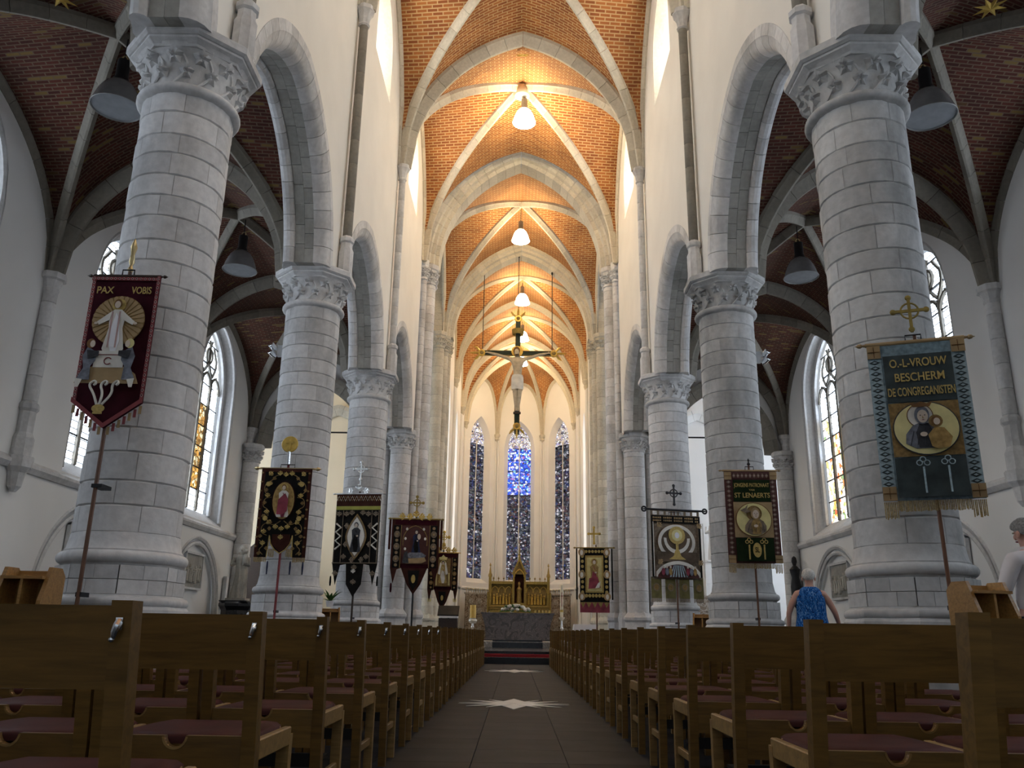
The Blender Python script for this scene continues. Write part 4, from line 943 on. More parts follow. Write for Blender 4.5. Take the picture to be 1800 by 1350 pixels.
        g = obj('border_pattern', m, c1, b.r, smooth=0); g['kind'] = 'stuff'; g = obj('border_pattern', m2, c2, b.r, smooth=0); g['kind'] = 'stuff'
    def scrolls(b, spots, mat, s=.05):
        for (u, v, a) in spots:
            m = MB(); y = -.004*(b.L+1)
            for sg in (-1, 1):
                q = []
                for i in range(12):
                    t = i/11; r = s*(1.0-.8*t); an = a+sg*(t*4.2); q.append((u+cos(a)*s*1.3*min(1, t*2)+r*cos(an)*.9, y, b.z+v+sin(a)*s*1.3*min(1, t*2)+r*sin(an)*.9))
                m.tube(q, [s*.2*(1-.5*i/11) for i in range(12)], 5)
            for da in (-.9, 0, .9):
                d = Vector((cos(a+da), 0, sin(a+da))); e = Vector((-d.z, 0, d.x)); o_ = Vector((u, y, b.z+v)); L_ = s*(1.7 if da == 0 else 1.35)
                m.add([o_, o_+d*L_*.5+e*s*.33, o_+d*L_, o_+d*L_*.5-e*s*.33, o_+d*L_*.5+Vector((0, -.006, 0))], [(0,1,4), (1,2,4), (2,3,4), (3,0,4)])
            m.ell((u, y, b.z+v), (s*.28, .004, s*.28), 8, 6); obj('embroidery', m, mat, b.r)

# 1 maroon PAX VOBIS
b = Ban('maroon PAX VOBIS banner with a white robed figure, nearest left column', -4.0, 7.78, .5, 4.2)
w_ = .345; b.poly('cloth', [(-w_, 0), (w_, 0), (w_, -1.34), (.0, -1.60), (-w_, -1.34)], 'maroon', th=.008)
for s in (-1, 1): b.lozenges(s*w_-.035 if s > 0 else -w_, -1.34, w_ if s > 0 else -w_+.035, -.0, 'maroon_trim', 'trim_pale', 'maroon', 26)
b.lozenges(-w_, -.055, w_, -.02, 'maroon_trim', 'trim_pale', 'maroon', 16)
for s in (-1, 1): b.poly('border', [(0, -1.60), (s*w_, -1.34), (s*w_, -1.29), (0, -1.55)][::s], 'maroon_trim')
for k in range(7):
    for s in (-1, 1): u = s*(w_-.02-k*.047); v = -1.35-(w_-abs(u))*.75; b.rect('fringe_tab', u-.014, v-.08, u+.014, v, 'maroon_trim' if k % 2 else 'tan_cloth', lay=0)
b.text('PAX', -.185, -.175, .105, 'gold_thread', .17); b.text('VOBIS', .185, -.175, .105, 'gold_thread', .20)
b.ell('medallion', 0, -.50, .262, .262, 'old_gold', 32)
m = MB()
for k in range(28):
    a = 2*pi*k/28; b1 = a-.09; b2 = a+.09; y = -.004*(b.L+1); m.prism([(.07*cos(a), b.z-.5+.07*sin(a)), (.25*cos(b1), b.z-.5+.25*sin(b1)), (.262*cos(a), b.z-.5+.262*sin(a)), (.25*cos(b2), b.z-.5+.25*sin(b2))], y-.002, y+.001)
b.L += 1; obj('sun_rays', m, 'tan_cloth', b.r, smooth=0)
b.person(-.01, -.835, .56, 'ivory', 'cloth_white', 'gold_thread', 'hair_brown', 'open')
b.rect('stole', -.055, -.80, -.04, -.42, 'trim_pale'); b.rect('stole', .02, -.80, .035, -.42, 'trim_pale')
b.poly('hill', [(-.31, -1.17), (-.27, -1.07), (-.16, -1.0), (.17, -1.0), (.27, -1.07), (.31, -1.17)], 'tan_cloth')
b.rect('altar_cloth', -.15, -1.01, .14, -.84, 'ivory'); b.line('altar_line', [(-.14, -.88), (.13, -.88)], .004, 'maroon_trim'); b.line('emblem', [(.035*cos(t)-.01, -.945+.035*sin(t)) for t in lin(.6, 5.6, 12)], .005, 'maroon_trim')
for s in (-1, 1):
    b.poly('kneeling_figure', [(s*.13, -.86), (s*.22, -.80), (s*.26, -.90), (s*.235, -1.02), (s*.29, -1.14), (s*.16, -1.14), (s*.17, -1.0), (s*.13, -.94)][::s], 'grey_robe'); b.ell('head', s*.195, -.77, .042, .05, 'hair_brown' if s < 0 else 'satin_yellow', 14); b.ell('face', s*.175, -.775, .025, .036, 'face', 12)
    b.poly('sleeve', [(s*.22, -.84), (s*.10, -.85), (s*.10, -.90), (s*.2, -.93)][::s], 'grey_dark'); b.poly('shoe', [(s*.22, -1.14), (s*.29, -1.13), (s*.28, -1.22), (s*.25, -1.22)][::s], 'ivory')
for u in (-.10, 0, .10): b.line('smoke_scroll', [(u*.25, -1.40), (u*.9+.02, -1.29), (u*1.15-.02, -1.20), (u*1.1+.035, -1.155), (u*1.1+.05, -1.19), (u*1.1+.025, -1.205)], .012, 'ivory', sm=3)
b.ell('censer', 0, -1.44, .062, .04, 'gold_thread'); b.rect('censer_foot', -.045, -1.495, .045, -1.475, 'gold_thread')
b.bar(.68, .018, 'dark_wood', .018); b.frame(.06); b.pole(.1, 0, .02, 'pole_wood', .9)
obj('pole_tip', MB().lathe([(.02, 0), (.03, .03), (.015, .07), (.03, .11), (.02, .2), (.035, .28), (.012, .36), (.002, .38)], 10), 'brass', b.r, (0, .03, 4.26))
b_ = obj('pole_clip', MB().box((.02, .10, 2.05), (.10, .2, .035)), 'iron', b.r, smooth=0)

# 2 dark brown banner with the oval saint
b = Ban('dark red brown banner with an oval saint and gold embroidery on the second left column', -3.95, 14.08, .8, 3.42)
w_ = .43; b.poly('cloth', [(-w_, 0), (w_, 0), (w_, -1.50), (.215, -1.50), (.195, -1.14), (.165, -1.28), (.09, -1.38), (0, -1.44), (-.09, -1.38), (-.165, -1.28), (-.195, -1.14), (-.215, -1.50), (-w_, -1.50)], 'velvet_black', th=.008)
for pts in ([(-w_, 0), (-w_+.06, 0), (-w_+.06, -1.5), (-w_, -1.5)], [(w_-.06, 0), (w_, 0), (w_, -1.5), (w_-.06, -1.5)], [(-w_, -.06), (w_, -.06), (w_, 0), (-w_, 0)]): b.poly('border', pts, 'brown_cloth')
b.poly('lower_shield', [(-.15, -1.12), (.15, -1.12), (.15, -1.28), (0, -1.42), (-.15, -1.28)], 'brown_cloth')
for s in (-1, 1):
    b.line('gold_edge', [(s*.215, -1.5), (s*.195, -1.14), (s*.165, -1.28), (s*.09, -1.38), (0, -1.44)], .009, 'gold_thread')
    for q in ([(.08, -.1), (.2, -.14), (.24, -.22), (.34, -.26), (.36, -.4), (.28, -.46)], [(.22, -.5), (.34, -.52), (.36, -.66), (.26, -.7), (.25, -.82)], [(.03, -.9), (.14, -.98), (.24, -.92), (.34, -.98), (.34, -1.1), (.24, -1.14)], [(.28, -1.46), (.36, -1.38), (.26, -1.3), (.36, -1.22)]): b.line('vine', [(s*u, v) for u, v in q], .007, 'old_gold', sm=2)
b.scrolls([(s*(w_-.03), -.1-k*.155, pi/2) for s in (-1, 1) for k in range(9)], 'old_gold', .022)
b.scrolls([(s*x, v, a) for s in (-1, 1) for x, v, a in ((.28, -.12, pi/4), (.26, -.30, pi/2), (.28, -.50, pi/2), (.27, -.72, -pi/2), (.24, -.9, -pi/4), (.29, -1.05, -pi/2), (.29, -1.3, pi/2), (.1, -.97, -pi/2), (.1, -.12, pi/2))]+[(0, -.14, pi/2), (0, -1.0, -pi/2), (0, -1.2, pi/2)], 'gold_thread', .048)
b.scrolls([(s*u, v, a) for s in (-1, 1) for u, v, a in ((.20, -.2, pi/3), (.33, -.38, 0), (.32, -.62, pi/2), (.33, -.80, -pi/3), (.17, -.93, pi), (.22, -1.03, 0), (.34, -1.18, pi/2), (.22, -1.38, pi/2), (.34, -1.42, -pi/2))], 'old_gold', .036)
for s in (-1, 1):
    for v in (-.28, -.86): b.ell('rosette', s*.285, v, .042, .042, 'gold_thread', 12)
b.ell('oval_frame', 0, -.56, .195, .325, 'brown_cloth'); b.ell('oval_rim', 0, -.56, .18, .31, 'gold_thread'); b.ell('oval_ground', 0, -.56, .168, .298, 'ochre_robe')
b.person(0, -.84, .56, 'ivory', 'rose_robe', 'gold_thread', 'hair_brown'); b.poly('red_mantle', [(-.09, -.80), (-.08, -.55), (.03, -.44), (.09, -.55), (.08, -.74), (.02, -.80)], 'rose_robe')
for u0, u1 in ((-w_, -.215), (.215, w_)): b.fringe(u0, u1, -1.5, .08)
for s in (-1, 1): b.fringe(min(s*.10, s*.20), max(s*.10, s*.20), -1.36, .14)
for u in (-w_+.24, w_-.24, w_-.03): obj('tassel', MB().lathe([(.004, 0), (.012, -.02), (.016, -.10), (.01, -.22)], 8), 'navy', b.r, (u, 0, b.z-1.56))
b.bar(.90, .018, 'brass', .034); b.frame(.12); b.pole(.07, 0, .02, 'maroon_trim', .25)
obj('finial_socket', MB().lathe([(.03, 0), (.025, .22)], 10), 'chrome', b.r, (0, .0, b.z+.08)); c = obj('finial_disc', MB().lathe([(.001, -.012), (.135, -.012), (.145, 0), (.135, .012), (.001, .012)], 24), 'gold', b.r, (0, 0, b.z+.43), (pi/2, 0, 0))
obj('disc_relief', MB().box((0, 0, .016), (.04, .2, .02)).box((0, .03, .016), (.13, .04, .02)), 'gold', c)

# 3 black and white banner
b = Ban('black banner with a pale pointed oval saint and silver zigzags on the third left column', -3.93, 20.62, -8, 4.04)
w_ = .57; b.poly('cloth', [(-w_, 0), (w_, 0), (w_, -1.72), (w_-.1, -2.22), (w_-.2, -1.75), (.22, -1.72), (.19, -2.2), (0, -2.5), (-.19, -2.2), (-.22, -1.72), (-w_+.2, -1.75), (-w_+.1, -2.22), (-w_, -1.72)], 'velvet_black', th=.01)
b.rect('top_band', -w_, -.32, w_, -.02, 'brown_cloth'); b.rect('gold_band', -w_, -.40, w_, -.31, 'olive_gold')
b.line('trellis', [(-w_+i*2*w_/20, -.06 if i % 2 else -.18) for i in range(21)], .010, 'ivory'); b.line('trellis', [(-w_+i*2*w_/20, -.18 if i % 2 else -.06) for i in range(21)], .010, 'tan_cloth')
for s in (-1, 1):
    b.line('side_line', [(s*.37, -.42), (s*.37, -1.7)], .010, 'taupe'); b.line('side_line', [(s*(w_-.02), -.42), (s*(w_-.02), -1.7)], .010, 'taupe')
    b.line('zigzag', [(s*(.40 if k % 2 else .53), -.74-k*.105) for k in range(7)], .024, 'ivory')
b.line('cross_line', [(-w_, -1.70), (w_, -1.70)], .012, 'taupe')
b.scrolls([(s*u, v, a) for s in (-1, 1) for u, v, a in ((.28, -.55, pi/2), (.29, -1.5, -pi/2), (.14, -.52, pi/2), (.3, -.8, 0), (.3, -1.25, 0), (.47, -.55, pi/2), (.47, -1.9, -pi/2), (.12, -1.62, 0))]+[(0, -1.85, pi/2), (0, -2.1, -pi/2)], 'taupe', .075)
LZ = lambda k: [(k*.245*sin(t)*(1 if t < pi else 1), -1.06+k*.50*(-cos(t))) for t in lin(0, 2*pi, 28)][:-1]
LZ = lambda a, h: [(a*(1-(abs(q)/h)**1.7)*s, -1.06+q) for s, qs in ((1, lin(-h, h, 14)), (-1, lin(h, -h, 14))) for q in qs[:-1]]
b.poly('almond_frame', LZ(.27, .56), 'old_gold'); b.poly('almond_rim', LZ(.245, .52), 'taupe'); b.poly('almond_ground', LZ(.215, .47), 'ivory')
b.person(0, -1.44, .74, 'grey_dark', 'velvet_black', None, 'grey_dark')
b.scrolls([(0, -1.93, pi/2)], 'ivory', .06)
for s in (-1, 1): obj('tassel', MB().lathe([(.004, 0), (.02, -.03), (.026, -.16), (.018, -.24)], 8), 'velvet_black', b.r, (s*(w_+.02), 0, b.z-2.0))
b.bar(1.20, .020, 'silver', .024); b.pole(.1, 0, .026, 'dark_wood', .25)
b.scrolls([(s*.14, .06, 0 if s > 0 else pi) for s in (-1, 1)]+[(0, .1, pi/2)], 'silver', .09); obj('finial_stem', MB().lathe([(.03, 0), (.02, .06), (.07, .12), (.02, .16), (.015, .3)], 10), 'silver', b.r, (0, 0, b.z+.06)); b.cross(.34, .46, .34, 'silver', True, .045, .016)

# 4 dark brown marian banner and 5 the gilded one behind it
def tall_brown(lab, x, y, yaw, z, w_, h, gold, figure):
    b = Ban(lab, x, y, yaw, z); k = w_/.7
    b.poly('cloth', [(-w_, 0), (w_, 0), (w_, -h*.72), (w_*.86, -h*.95), (w_*.72, -h*.74), (.38*k, -h*.72), (.2*k, -h*.95), (0, -h*1.1), (-.2*k, -h*.95), (-.38*k, -h*.72), (-w_*.72, -h*.74), (-w_*.86, -h*.95), (-w_, -h*.72)], 'brown_cloth', th=.01)
    b.rect('inner_field', -w_*.58, -h*.66, w_*.58, -h*.10, 'plum'); b.rect('top_band', -w_*.86, -h*.085, w_*.86, -h*.02, 'maroon'); b.rect('text_band', -w_*.58, -h*.72, w_*.58, -h*.665, 'maroon')
    for s in (-1, 1):
        b.rect('side_band', min(s*w_*.62, s*w_*.92), -h*.72, max(s*w_*.62, s*w_*.92), -h*.10, 'velvet_black')
        for q in range(7): b.ell('medallion', s*w_*.77, -h*(.14+q*.09), w_*.085*(1.5 if q % 2 else .8), w_*.085*(1.7 if q % 2 else .8), 'taupe' if not gold else 'old_gold', 14); b.ell('medallion_centre', s*w_*.77, -h*(.14+q*.09), w_*.05, w_*.05, 'tan_cloth', 10)
        b.line('side_line', [(s*w_*.60, -h*.1), (s*w_*.60, -h*.72)], .012*k, 'old_gold')
    b.line('gothic_arch', [(-w_*.5, -h*.4)]+[(u, -h*.32+z_) for u, z_ in Arch(w_*.5, w_*.6).pts(8)][::-1]+[(w_*.5, -h*.4)], .014*k, 'old_gold')
    figure(b, w_, h, k); b.poly('lower_shield', [(-.17*k, -h*.76), (.17*k, -h*.76), (.12*k, -h*.95), (0, -h*1.05), (-.12*k, -h*.95)], 'velvet_black'); b.ell('shield_emblem', 0, -h*.88, .06*k, .12*k, 'gold_thread', 16)
    return b
def fig_a(b, w, h, k):
    b.person(w*.05, -h*.52, h*.36, 'navy', 'velvet_black', None, 'grey_dark'); b.ell('child', w*.16, -h*.27, w*.07, w*.12, 'face', 12); b.poly('cloud', [(-w*.45, -h*.55), (-w*.2, -h*.50), (w*.3, -h*.50), (w*.48, -h*.54), (w*.4, -h*.58), (-w*.3, -h*.58)], 'grey_robe')
    b.poly('lying_figure', [(-w*.35, -h*.66), (-w*.3, -h*.59), (w*.42, -h*.57), (w*.5, -h*.62), (w*.3, -h*.655)], 'tan_cloth'); b.poly('kneeling_figure', [(-w*.5, -h*.655), (-w*.42, -h*.5), (-w*.3, -h*.48), (-w*.22, -h*.655)], 'grey_dark')
    for u, v in ((-w*.35, -h*.16), (w*.35, -h*.16), (-w*.4, -h*.3), (w*.42, -h*.3), (-w*.4, -h*.45)): b.ell('star_stud', u, v, w*.05, w*.06, 'ivory', 10)
b = tall_brown('large dark brown banner with a lady in navy, left of the choir entrance', -3.22, 26.8, 4, 4.23, .76, 2.15, False, fig_a)
b.bar(1.54, .026, 'gold_matte', .036); b.pole(.1, 0, .03, 'iron', .25); b.scrolls([(s*u, .05, 0 if s > 0 else pi) for s in (-1, 1) for u in (.12, .36)]+[(0, .06, pi/2)], 'gold', .12); b.cross(.2, .52, .40, 'gold_matte', True, .05, .02)
for s in (-1, 1): obj('side_ribbon', MB().box((s*.82, 0, b.z-.5), (.07, .008, .95)), 'brown_cloth', b.r, smooth=0)
obj('tassel', MB().lathe([(.004, 0), (.03, -.05), (.035, -.22), (.02, -.3)], 8), 'maroon', b.r, (-.70, 0, b.z-2.0))
def fig_b(b, w, h, k):
    b.rect('gold_field', -w*.5, -h*.66, w*.5, -h*.12, 'old_gold'); b.person(0, -h*.6, h*.44, 'gold_thread', 'ivory', 'satin_yellow', 'grey_dark'); b.poly('crown', [(-w*.22, -h*.15), (w*.22, -h*.15), (w*.28, -h*.10), (w*.12, -h*.09), (0, -h*.05), (-w*.12, -h*.09), (-w*.28, -h*.10)], 'satin_yellow')
    for s in (-1, 1): b.poly('veil', [(s*w*.2, -h*.2), (s*w*.34, -h*.42), (s*w*.18, -h*.44), (s*w*.1, -h*.22)][::s], 'ivory'); b.poly('gold_candle', [(s*w*.36, -h*.64), (s*w*.46, -h*.64), (s*w*.44, -h*.4), (s*w*.38, -h*.4)], 'satin_yellow')
b = tall_brown('narrow gilded banner with a crowned figure, partly behind the brown banner', -2.53, 29.5, 4, 3.42, .52, 1.75, True, fig_b)
b.bar(1.06, .020, 'gold', .02); b.pole(.1, 0, .026, 'iron', .25); b.scrolls([(s*u, .07, 0 if s > 0 else pi) for s in (-1, 1) for u in (.1, .3)]+[(0, .1, pi/2)], 'gold', .11); b.cross(.26, .45, .34, 'gold', True, .06, .02)
for u0, u1 in ((-.5, -.37), (.37, .5)): b.fringe(u0, u1, -1.55, .12, 'satin_yellow')

# 6 pale blue banner, nearest right column
b = Ban('pale blue O.L. VROUW banner with mother and child, nearest right column', 3.86, 7.66, -19.2, 3.56)
w_ = .43; b.rect('cloth', -w_, -1.55, w_, 0, 'blue_cloth', th=.008)
b.lozenges(-w_, -1.42, -w_+.12, -.16, 'blue_pale', 'slate_cloth', 'blue_pale', 22); b.lozenges(w_-.12, -1.42, w_, -.16, 'blue_pale', 'slate_cloth', 'blue_pale', 22)
for s in (-1, 1):
    for v in (-.15, -1.55):
        b.rect('corner_patch', min(s*w_, s*(w_-.12)), v, max(s*w_, s*(w_-.12)), v+.13, 'tan_cloth'); b.line('patch_cross', [(s*(w_-.06), v+.01), (s*(w_-.06), v+.12)], .004, 'hair_brown'); b.line('patch_cross', [(s*(w_-.115), v+.065), (s*(w_-.005), v+.065)], .004, 'hair_brown')
b.rect('text_panel', -w_+.13, -.62, w_-.13, -.15, 'slate_cloth'); b.rect('medallion_panel', -w_+.13, -1.15, w_-.13, -.63, 'old_gold'); b.rect('lower_panel', -w_+.13, -1.53, w_-.13, -1.16, 'slate_cloth')
b.text('O.-L-VROUW', 0, -.24, .115, 'gold_thread', .50); b.text('BESCHERM', 0, -.385, .115, 'gold_thread', .43); b.text('DE CONGREGANISTEN', 0, -.53, .115, 'gold_thread', .58)
b.ell('medallion_rim', 0, -.89, .285, .258, 'grey_dark', 36); b.ell('medallion', 0, -.89, .275, .248, 'satin_yellow', 36)
b.bust(-.03, -.86, .24, 'grey_robe', 'grey_dark', 'ivory', 'grey_robe')
b.poly('crown', [(-.10, -.70), (.04, -.70), (.07, -.655), (.02, -.668), (-.03, -.65), (-.08, -.668), (-.13, -.655)], 'hair_brown')
b.poly('child_robe', [(.02, -1.08), (.0, -.97), (.06, -.90), (.14, -.91), (.20, -1.0), (.17, -1.09), (.08, -1.11)], 'ochre_robe'); b.ell('child_halo', .075, -.845, .06, .06, 'old_gold', 18); b.ell('child_hair', .075, -.845, .04, .045, 'hair_brown', 14); b.ell('child_face', .083, -.85, .028, .034, 'face', 12)
for u in (-.075, .13):
    b.line('pillar_motif', [(u, -1.51), (u, -1.27)], .009, 'blue_pale')
    for a in (0, pi/2, pi): b.line('trefoil', [(u+.032*cos(a)+.024*cos(t), -1.235+.032*sin(a)+.024*sin(t)) for t in lin(0, 2*pi, 10)], .005, 'blue_pale')
b.fringe(-w_+.12, w_-.12, -1.55, .10); b.fringe(-w_, -w_+.12, -1.56, .16); b.fringe(w_-.12, w_, -1.56, .16)
b.bar(.88, .022, 'tan_cloth', .024); b.frame(.07); b.pole(.08, .02, .018, 'pole_wood', .25, .02); b.cross(.1, .36, .30, 'gold_matte', True, .03, .014)

# 7 green and gold ST LENAERTS banner, second right column
b = Ban('green and gold ST LENAERTS banner with a saint medallion, second right column', 3.99, 14.08, -3, 3.5)
w_ = .44; b.rect('cloth', -w_, -1.56, w_, 0, 'plum', th=.008)
b.lozenges(-w_+.02, -1.42, -w_+.12, -.16, 'plum', 'taupe', 'trim_pale', 16); b.lozenges(w_-.12, -1.42, w_-.02, -.16, 'plum', 'taupe', 'trim_pale', 16); b.lozenges(-w_+.13, -.14, w_-.13, -.04, 'plum', 'taupe', 'trim_pale', 9)
for s in (-1, 1):
    for v in (-.16, -1.56): b.rect('corner_patch', min(s*w_, s*(w_-.12)), v, max(s*w_, s*(w_-.12)), v+.13, 'tan_cloth'); b.line('patch_cross', [(s*(w_-.115), v+.065), (s*(w_-.005), v+.065)], .004, 'hair_brown')
b.rect('text_panel', -w_+.13, -.54, w_-.13, -.17, 'velvet_green'); b.rect('medallion_panel', -w_+.12, -1.14, w_-.12, -.55, 'tan_cloth'); b.rect('lower_panel', -w_+.13, -1.53, w_-.13, -1.15, 'velvet_green')
b.text('JONGENS PATRONAAT', 0, -.265, .095, 'gold_thread', .59); b.text('VAN', 0, -.345, .045, 'gold_thread'); b.text('ST LENAERTS', 0, -.44, .115, 'gold_thread', .59)
b.ell('medallion_rim', 0, -.845, .30, .285, 'hair_brown', 36); b.ell('medallion', 0, -.845, .285, .272, 'satin_yellow', 36); b.bust(.02, -.845, .27, 'taupe', 'ochre_robe', 'old_gold', 'tan_cloth'); b.poly('bird', [(-.23, -.70), (-.15, -.66), (-.10, -.60), (-.12, -.68), (-.05, -.72), (-.14, -.75)], 'taupe')
for u in (-.12, .12):
    b.line('pillar_motif', [(u*1.0, -1.51), (u, -1.27)], .014, 'gold_thread')
    for a in (0, pi/2, pi): b.line('trefoil', [(u+.035*cos(a)+.026*cos(t), -1.225+.035*sin(a)+.026*sin(t)) for t in lin(0, 2*pi, 10)], .007, 'gold_thread')
b.ell('emblem', 0, -1.36, .07, .12, 'gold_thread', 20); b.text('SL', 0, -1.36, .12, 'velvet_green', .07)
b.fringe(-w_+.12, w_-.12, -1.56, .09); b.fringe(-w_, -w_+.12, -1.57, .15); b.fringe(w_-.12, w_, -1.57, .15)
b.bar(.92, .018, 'tan_cloth', .018); b.frame(.07); b.pole(.1, 0, .018, 'pole_wood', .25); obj('pole_tip', MB().lathe([(.014, 0), (.03, .03), (.01, .07), (.02, .10), (.004, .13)], 8), 'iron', b.r, (0, .03, b.z+.09))

# 8 monstrance banner, third right column
b = Ban('taupe banner with a golden monstrance and scalloped tabs, third right column', 3.92, 20.62, 12, 3.62)
w_ = .64; b.rect('cloth', -w_, -1.55, w_, 0, 'taupe', th=.01)
for u in (-.54, -.18, .18, .54): b.rect('tab', u-.13, -2.0, u+.13, -1.5, 'olive_dark', lay=0); b.ell('tab_ring', u, -1.74, .085, .095, 'taupe', 18); b.ell('tab_centre', u, -1.74, .06, .07, 'old_gold', 18); b.fringe(u-.13, u+.13, -2.0, .09, 'taupe')
b.rect('text_band', -w_, -.20, w_, -.02, 'velvet_black')
m = MB(); y = -.004*(b.L+1)
for row in (-.075, -.145):
    for i in range(26):
        if i % 6 == 5: continue
        u = -w_+.04+i*(2*w_-.08)/26; m.box((u+.02, y, b.z+row), (.030, .004, random.choice((.035, .045))))
b.L += 1; o = obj('lettering', m, 'tan_cloth', b.r, smooth=0)
for s in (-1, 1): b.rect('border', min(s*w_, s*(w_-.05)), -1.5, max(s*w_, s*(w_-.05)), -.2, 'velvet_black')
b.ell('arch_band', 0, -.66, .50, .44, 'hair_brown', 40); b.ell('arch_band_inner', 0, -.66, .485, .425, 'ivory', 40); b.ell('arch_field', 0, -.66, .40, .345, 'taupe_dark', 40); b.rect('field_base', -.52, -1.14, .52, -.90, 'taupe_dark')
b.poly('scroll_ribbon', [(.34*cos(t), -.58+.36*sin(t)) for t in lin(pi-.05, 2*pi+.05, 14)]+[(.27*cos(t), -.58+.27*sin(t)) for t in lin(2*pi+.05, pi-.05, 14)], 'ivory')
b.poly('monstrance_foot', [(-.22, -1.08), (.22, -1.08), (.10, -1.0), (.05, -.86), (-.05, -.86), (-.10, -1.0)], 'gold_thread'); b.rect('monstrance_stem', -.035, -.9, .035, -.62, 'gold_thread'); b.ell('monstrance_disc', 0, -.50, .215, .215, 'gold_thread', 30); b.ell('monstrance_ring', 0, -.50, .14, .14, 'satin_yellow', 26); b.ell('host', 0, -.50, .06, .075, 'cloth_white', 20)
b.poly('lower_arch', [(.57, -1.5)]+arc_pts(0, -1.86, .74, radians(40), radians(140), 20)+[(-.57, -1.5)], 'ivory'); b.poly('lower_field', [(.53, -1.52)]+arc_pts(0, -1.86, .66, radians(37), radians(143), 20)+[(-.53, -1.52)], 'plum')
for k in range(7): u = (k-3)*.07; b.poly('light_ray', [(u*.5-.01, -1.22), (u*.5+.01, -1.22), (u+.02, -1.5), (u-.02, -1.5)], 'blue_pale')
for k in range(6): b.ell('small_figure', (-.40, -.31, -.22, .22, .31, .40)[k], -1.38, .045, .09, ('rose_robe', 'grey_robe', 'ochre_robe')[k % 3], 12); b.ell('small_head', (-.40, -.31, -.22, .22, .31, .40)[k], -1.27, .025, .03, 'face', 10)
b.scrolls([(s*.52, -.30, pi/4) for s in (-1, 1)]+[(s*.52, -1.12, -pi/4) for s in (-1, 1)], 'tan_cloth', .08)
b.rect('loop_band', -w_, .09, w_, .14, 'taupe', lay=0)
for k in range(8): u = -w_+.03+k*(2*w_-.06)/7; b.rect('hanging_loop', u-.03, -.01, u+.03, .14, 'taupe', lay=0)
b.bar(1.5, .024, 'iron', .02, .13)
for s in (-1, 1): obj('bar_ring', MB().lathe([(.055+.022*cos(t), .022*sin(t)) for t in lin(0, 2*pi, 8)], 18, cap=False).box((0, 0, 0), (.11, .02, .02)), 'iron', b.r, (s*.80, 0, b.z+.13), (pi/2, 0, 0))
b.frame(.16); b.pole(.14, 0, .022, 'pole_wood', .25); b.cross(.24, .50, .36, 'iron', True, .04, .02)
for s in (-1, 1): b.line('beaded_edge', [(s*(w_+.005), -.2-i*.05) for i in range(27)], .009, 'ivory')

# 9 gold banner at the choir entrance, right
b = Ban('gold framed banner with a seated figure, right of the choir entrance', 2.6, 28.0, -6, 3.52)
w_ = .48; b.rect('cloth', -w_, -1.75, w_, 0, 'velvet_black', th=.01); b.rect('gold_field', -w_*.62, -1.45, w_*.62, -.25, 'gold_thread'); b.rect('inner_field', -w_*.5, -1.40, w_*.5, -.32, 'satin_yellow')
for k in range(9):
    for s in (-1, 1): b.ell('gold_leaf', s*w_*.82, -.28-k*.165, .05, .055, 'gold_thread', 10)
for k in range(6): b.ell('gold_leaf', -w_*.55+k*w_*.22, -.13, .045, .05, 'gold_thread', 10); b.ell('gold_leaf', -w_*.55+k*w_*.22, -1.55, .05, .06, 'gold_thread', 10)
for s in (-1, 1):
    for v in (-.16, -.88, -1.58): b.ell('round_portrait', s*w_*.86, v, .115, .13, 'tan_cloth', 20); b.ell('portrait_figure', s*w_*.86, v-.01, .05, .085, 'ivory', 14)
b.person(0, -1.32, .95, 'ochre_robe', 'rose_robe', 'gold_thread', 'hair_brown'); b.poly('red_lap', [(-.2, -1.34), (-.17, -1.0), (.1, -.95), (.2, -1.3)], 'rose_robe'); b.poly('white_fold', [(.02, -1.32), (.12, -1.15), (.2, -1.1), (.16, -1.3)], 'ivory')
for k in range(5): u = -w_+.096+k*.192; b.poly('pointed_tab', [(u-.09, -1.75), (u+.09, -1.75), (u, -1.93)], 'dark_gold', lay=0)
b.rect('red_hem', -w_, -2.08, w_, -1.75, 'rose_robe', lay=-1)
for s in (-1, 1): obj('side_ribbon', MB().box((s*(w_+.10), 0, b.z-.85), (.05, .008, 1.65)), 'velvet_black', b.r, smooth=0)
b.bar(1.16, .020, 'gold_matte', .032); b.pole(.1, .06, .024, 'pole_wood', .25); b.cross(.12, .55, .36, 'gold', False, .045, .03)

# ================================================================== FIGURES
def skin(name, V, Ed, root_i, mat, parent, sub=2, **t):
    """continuous body: V = list of (pos, rx, ry); Ed = edges; grown with Skin + Subdivision and baked to a mesh"""
    me = bpy.data.meshes.new(name); me.from_pydata([v[0] for v in V], Ed, [])
    o = bpy.data.objects.new(name, me); COL.objects.link(o)
    sk = o.modifiers.new('skin', 'SKIN'); sk.use_smooth_shade = True; sk.branch_smoothing = .3
    for i, v in enumerate(V): s = me.skin_vertices[0].data[i]; s.radius = (v[1], v[2]); s.use_root = (i == root_i)
    sb = o.modifiers.new('sub', 'SUBSURF'); sb.levels = sub; sb.render_levels = sub
    bpy.context.view_layer.update()
    m2 = bpy.data.meshes.new_from_object(o.evaluated_get(bpy.context.evaluated_depsgraph_get())); bpy.data.objects.remove(o)
    m2.materials.clear(); m2.materials.append(MATS[mat]); m2.polygons.foreach_set('use_smooth', [True]*len(m2.polygons))
    return link(name, m2, parent, **t)
class Body:
    def __init__(b): b.V = []; b.E = []
    def v(b, p, rx, ry=None, fr=None):
        b.V.append((p, rx, ry or rx)); i = len(b.V)-1
        if fr is not None: b.E.append((fr, i))
        return i
    def chain(b, fr, pts):
        for p in pts: fr = b.v(p[0], p[1], p[2] if len(p) > 2 else None, fr)
        return fr
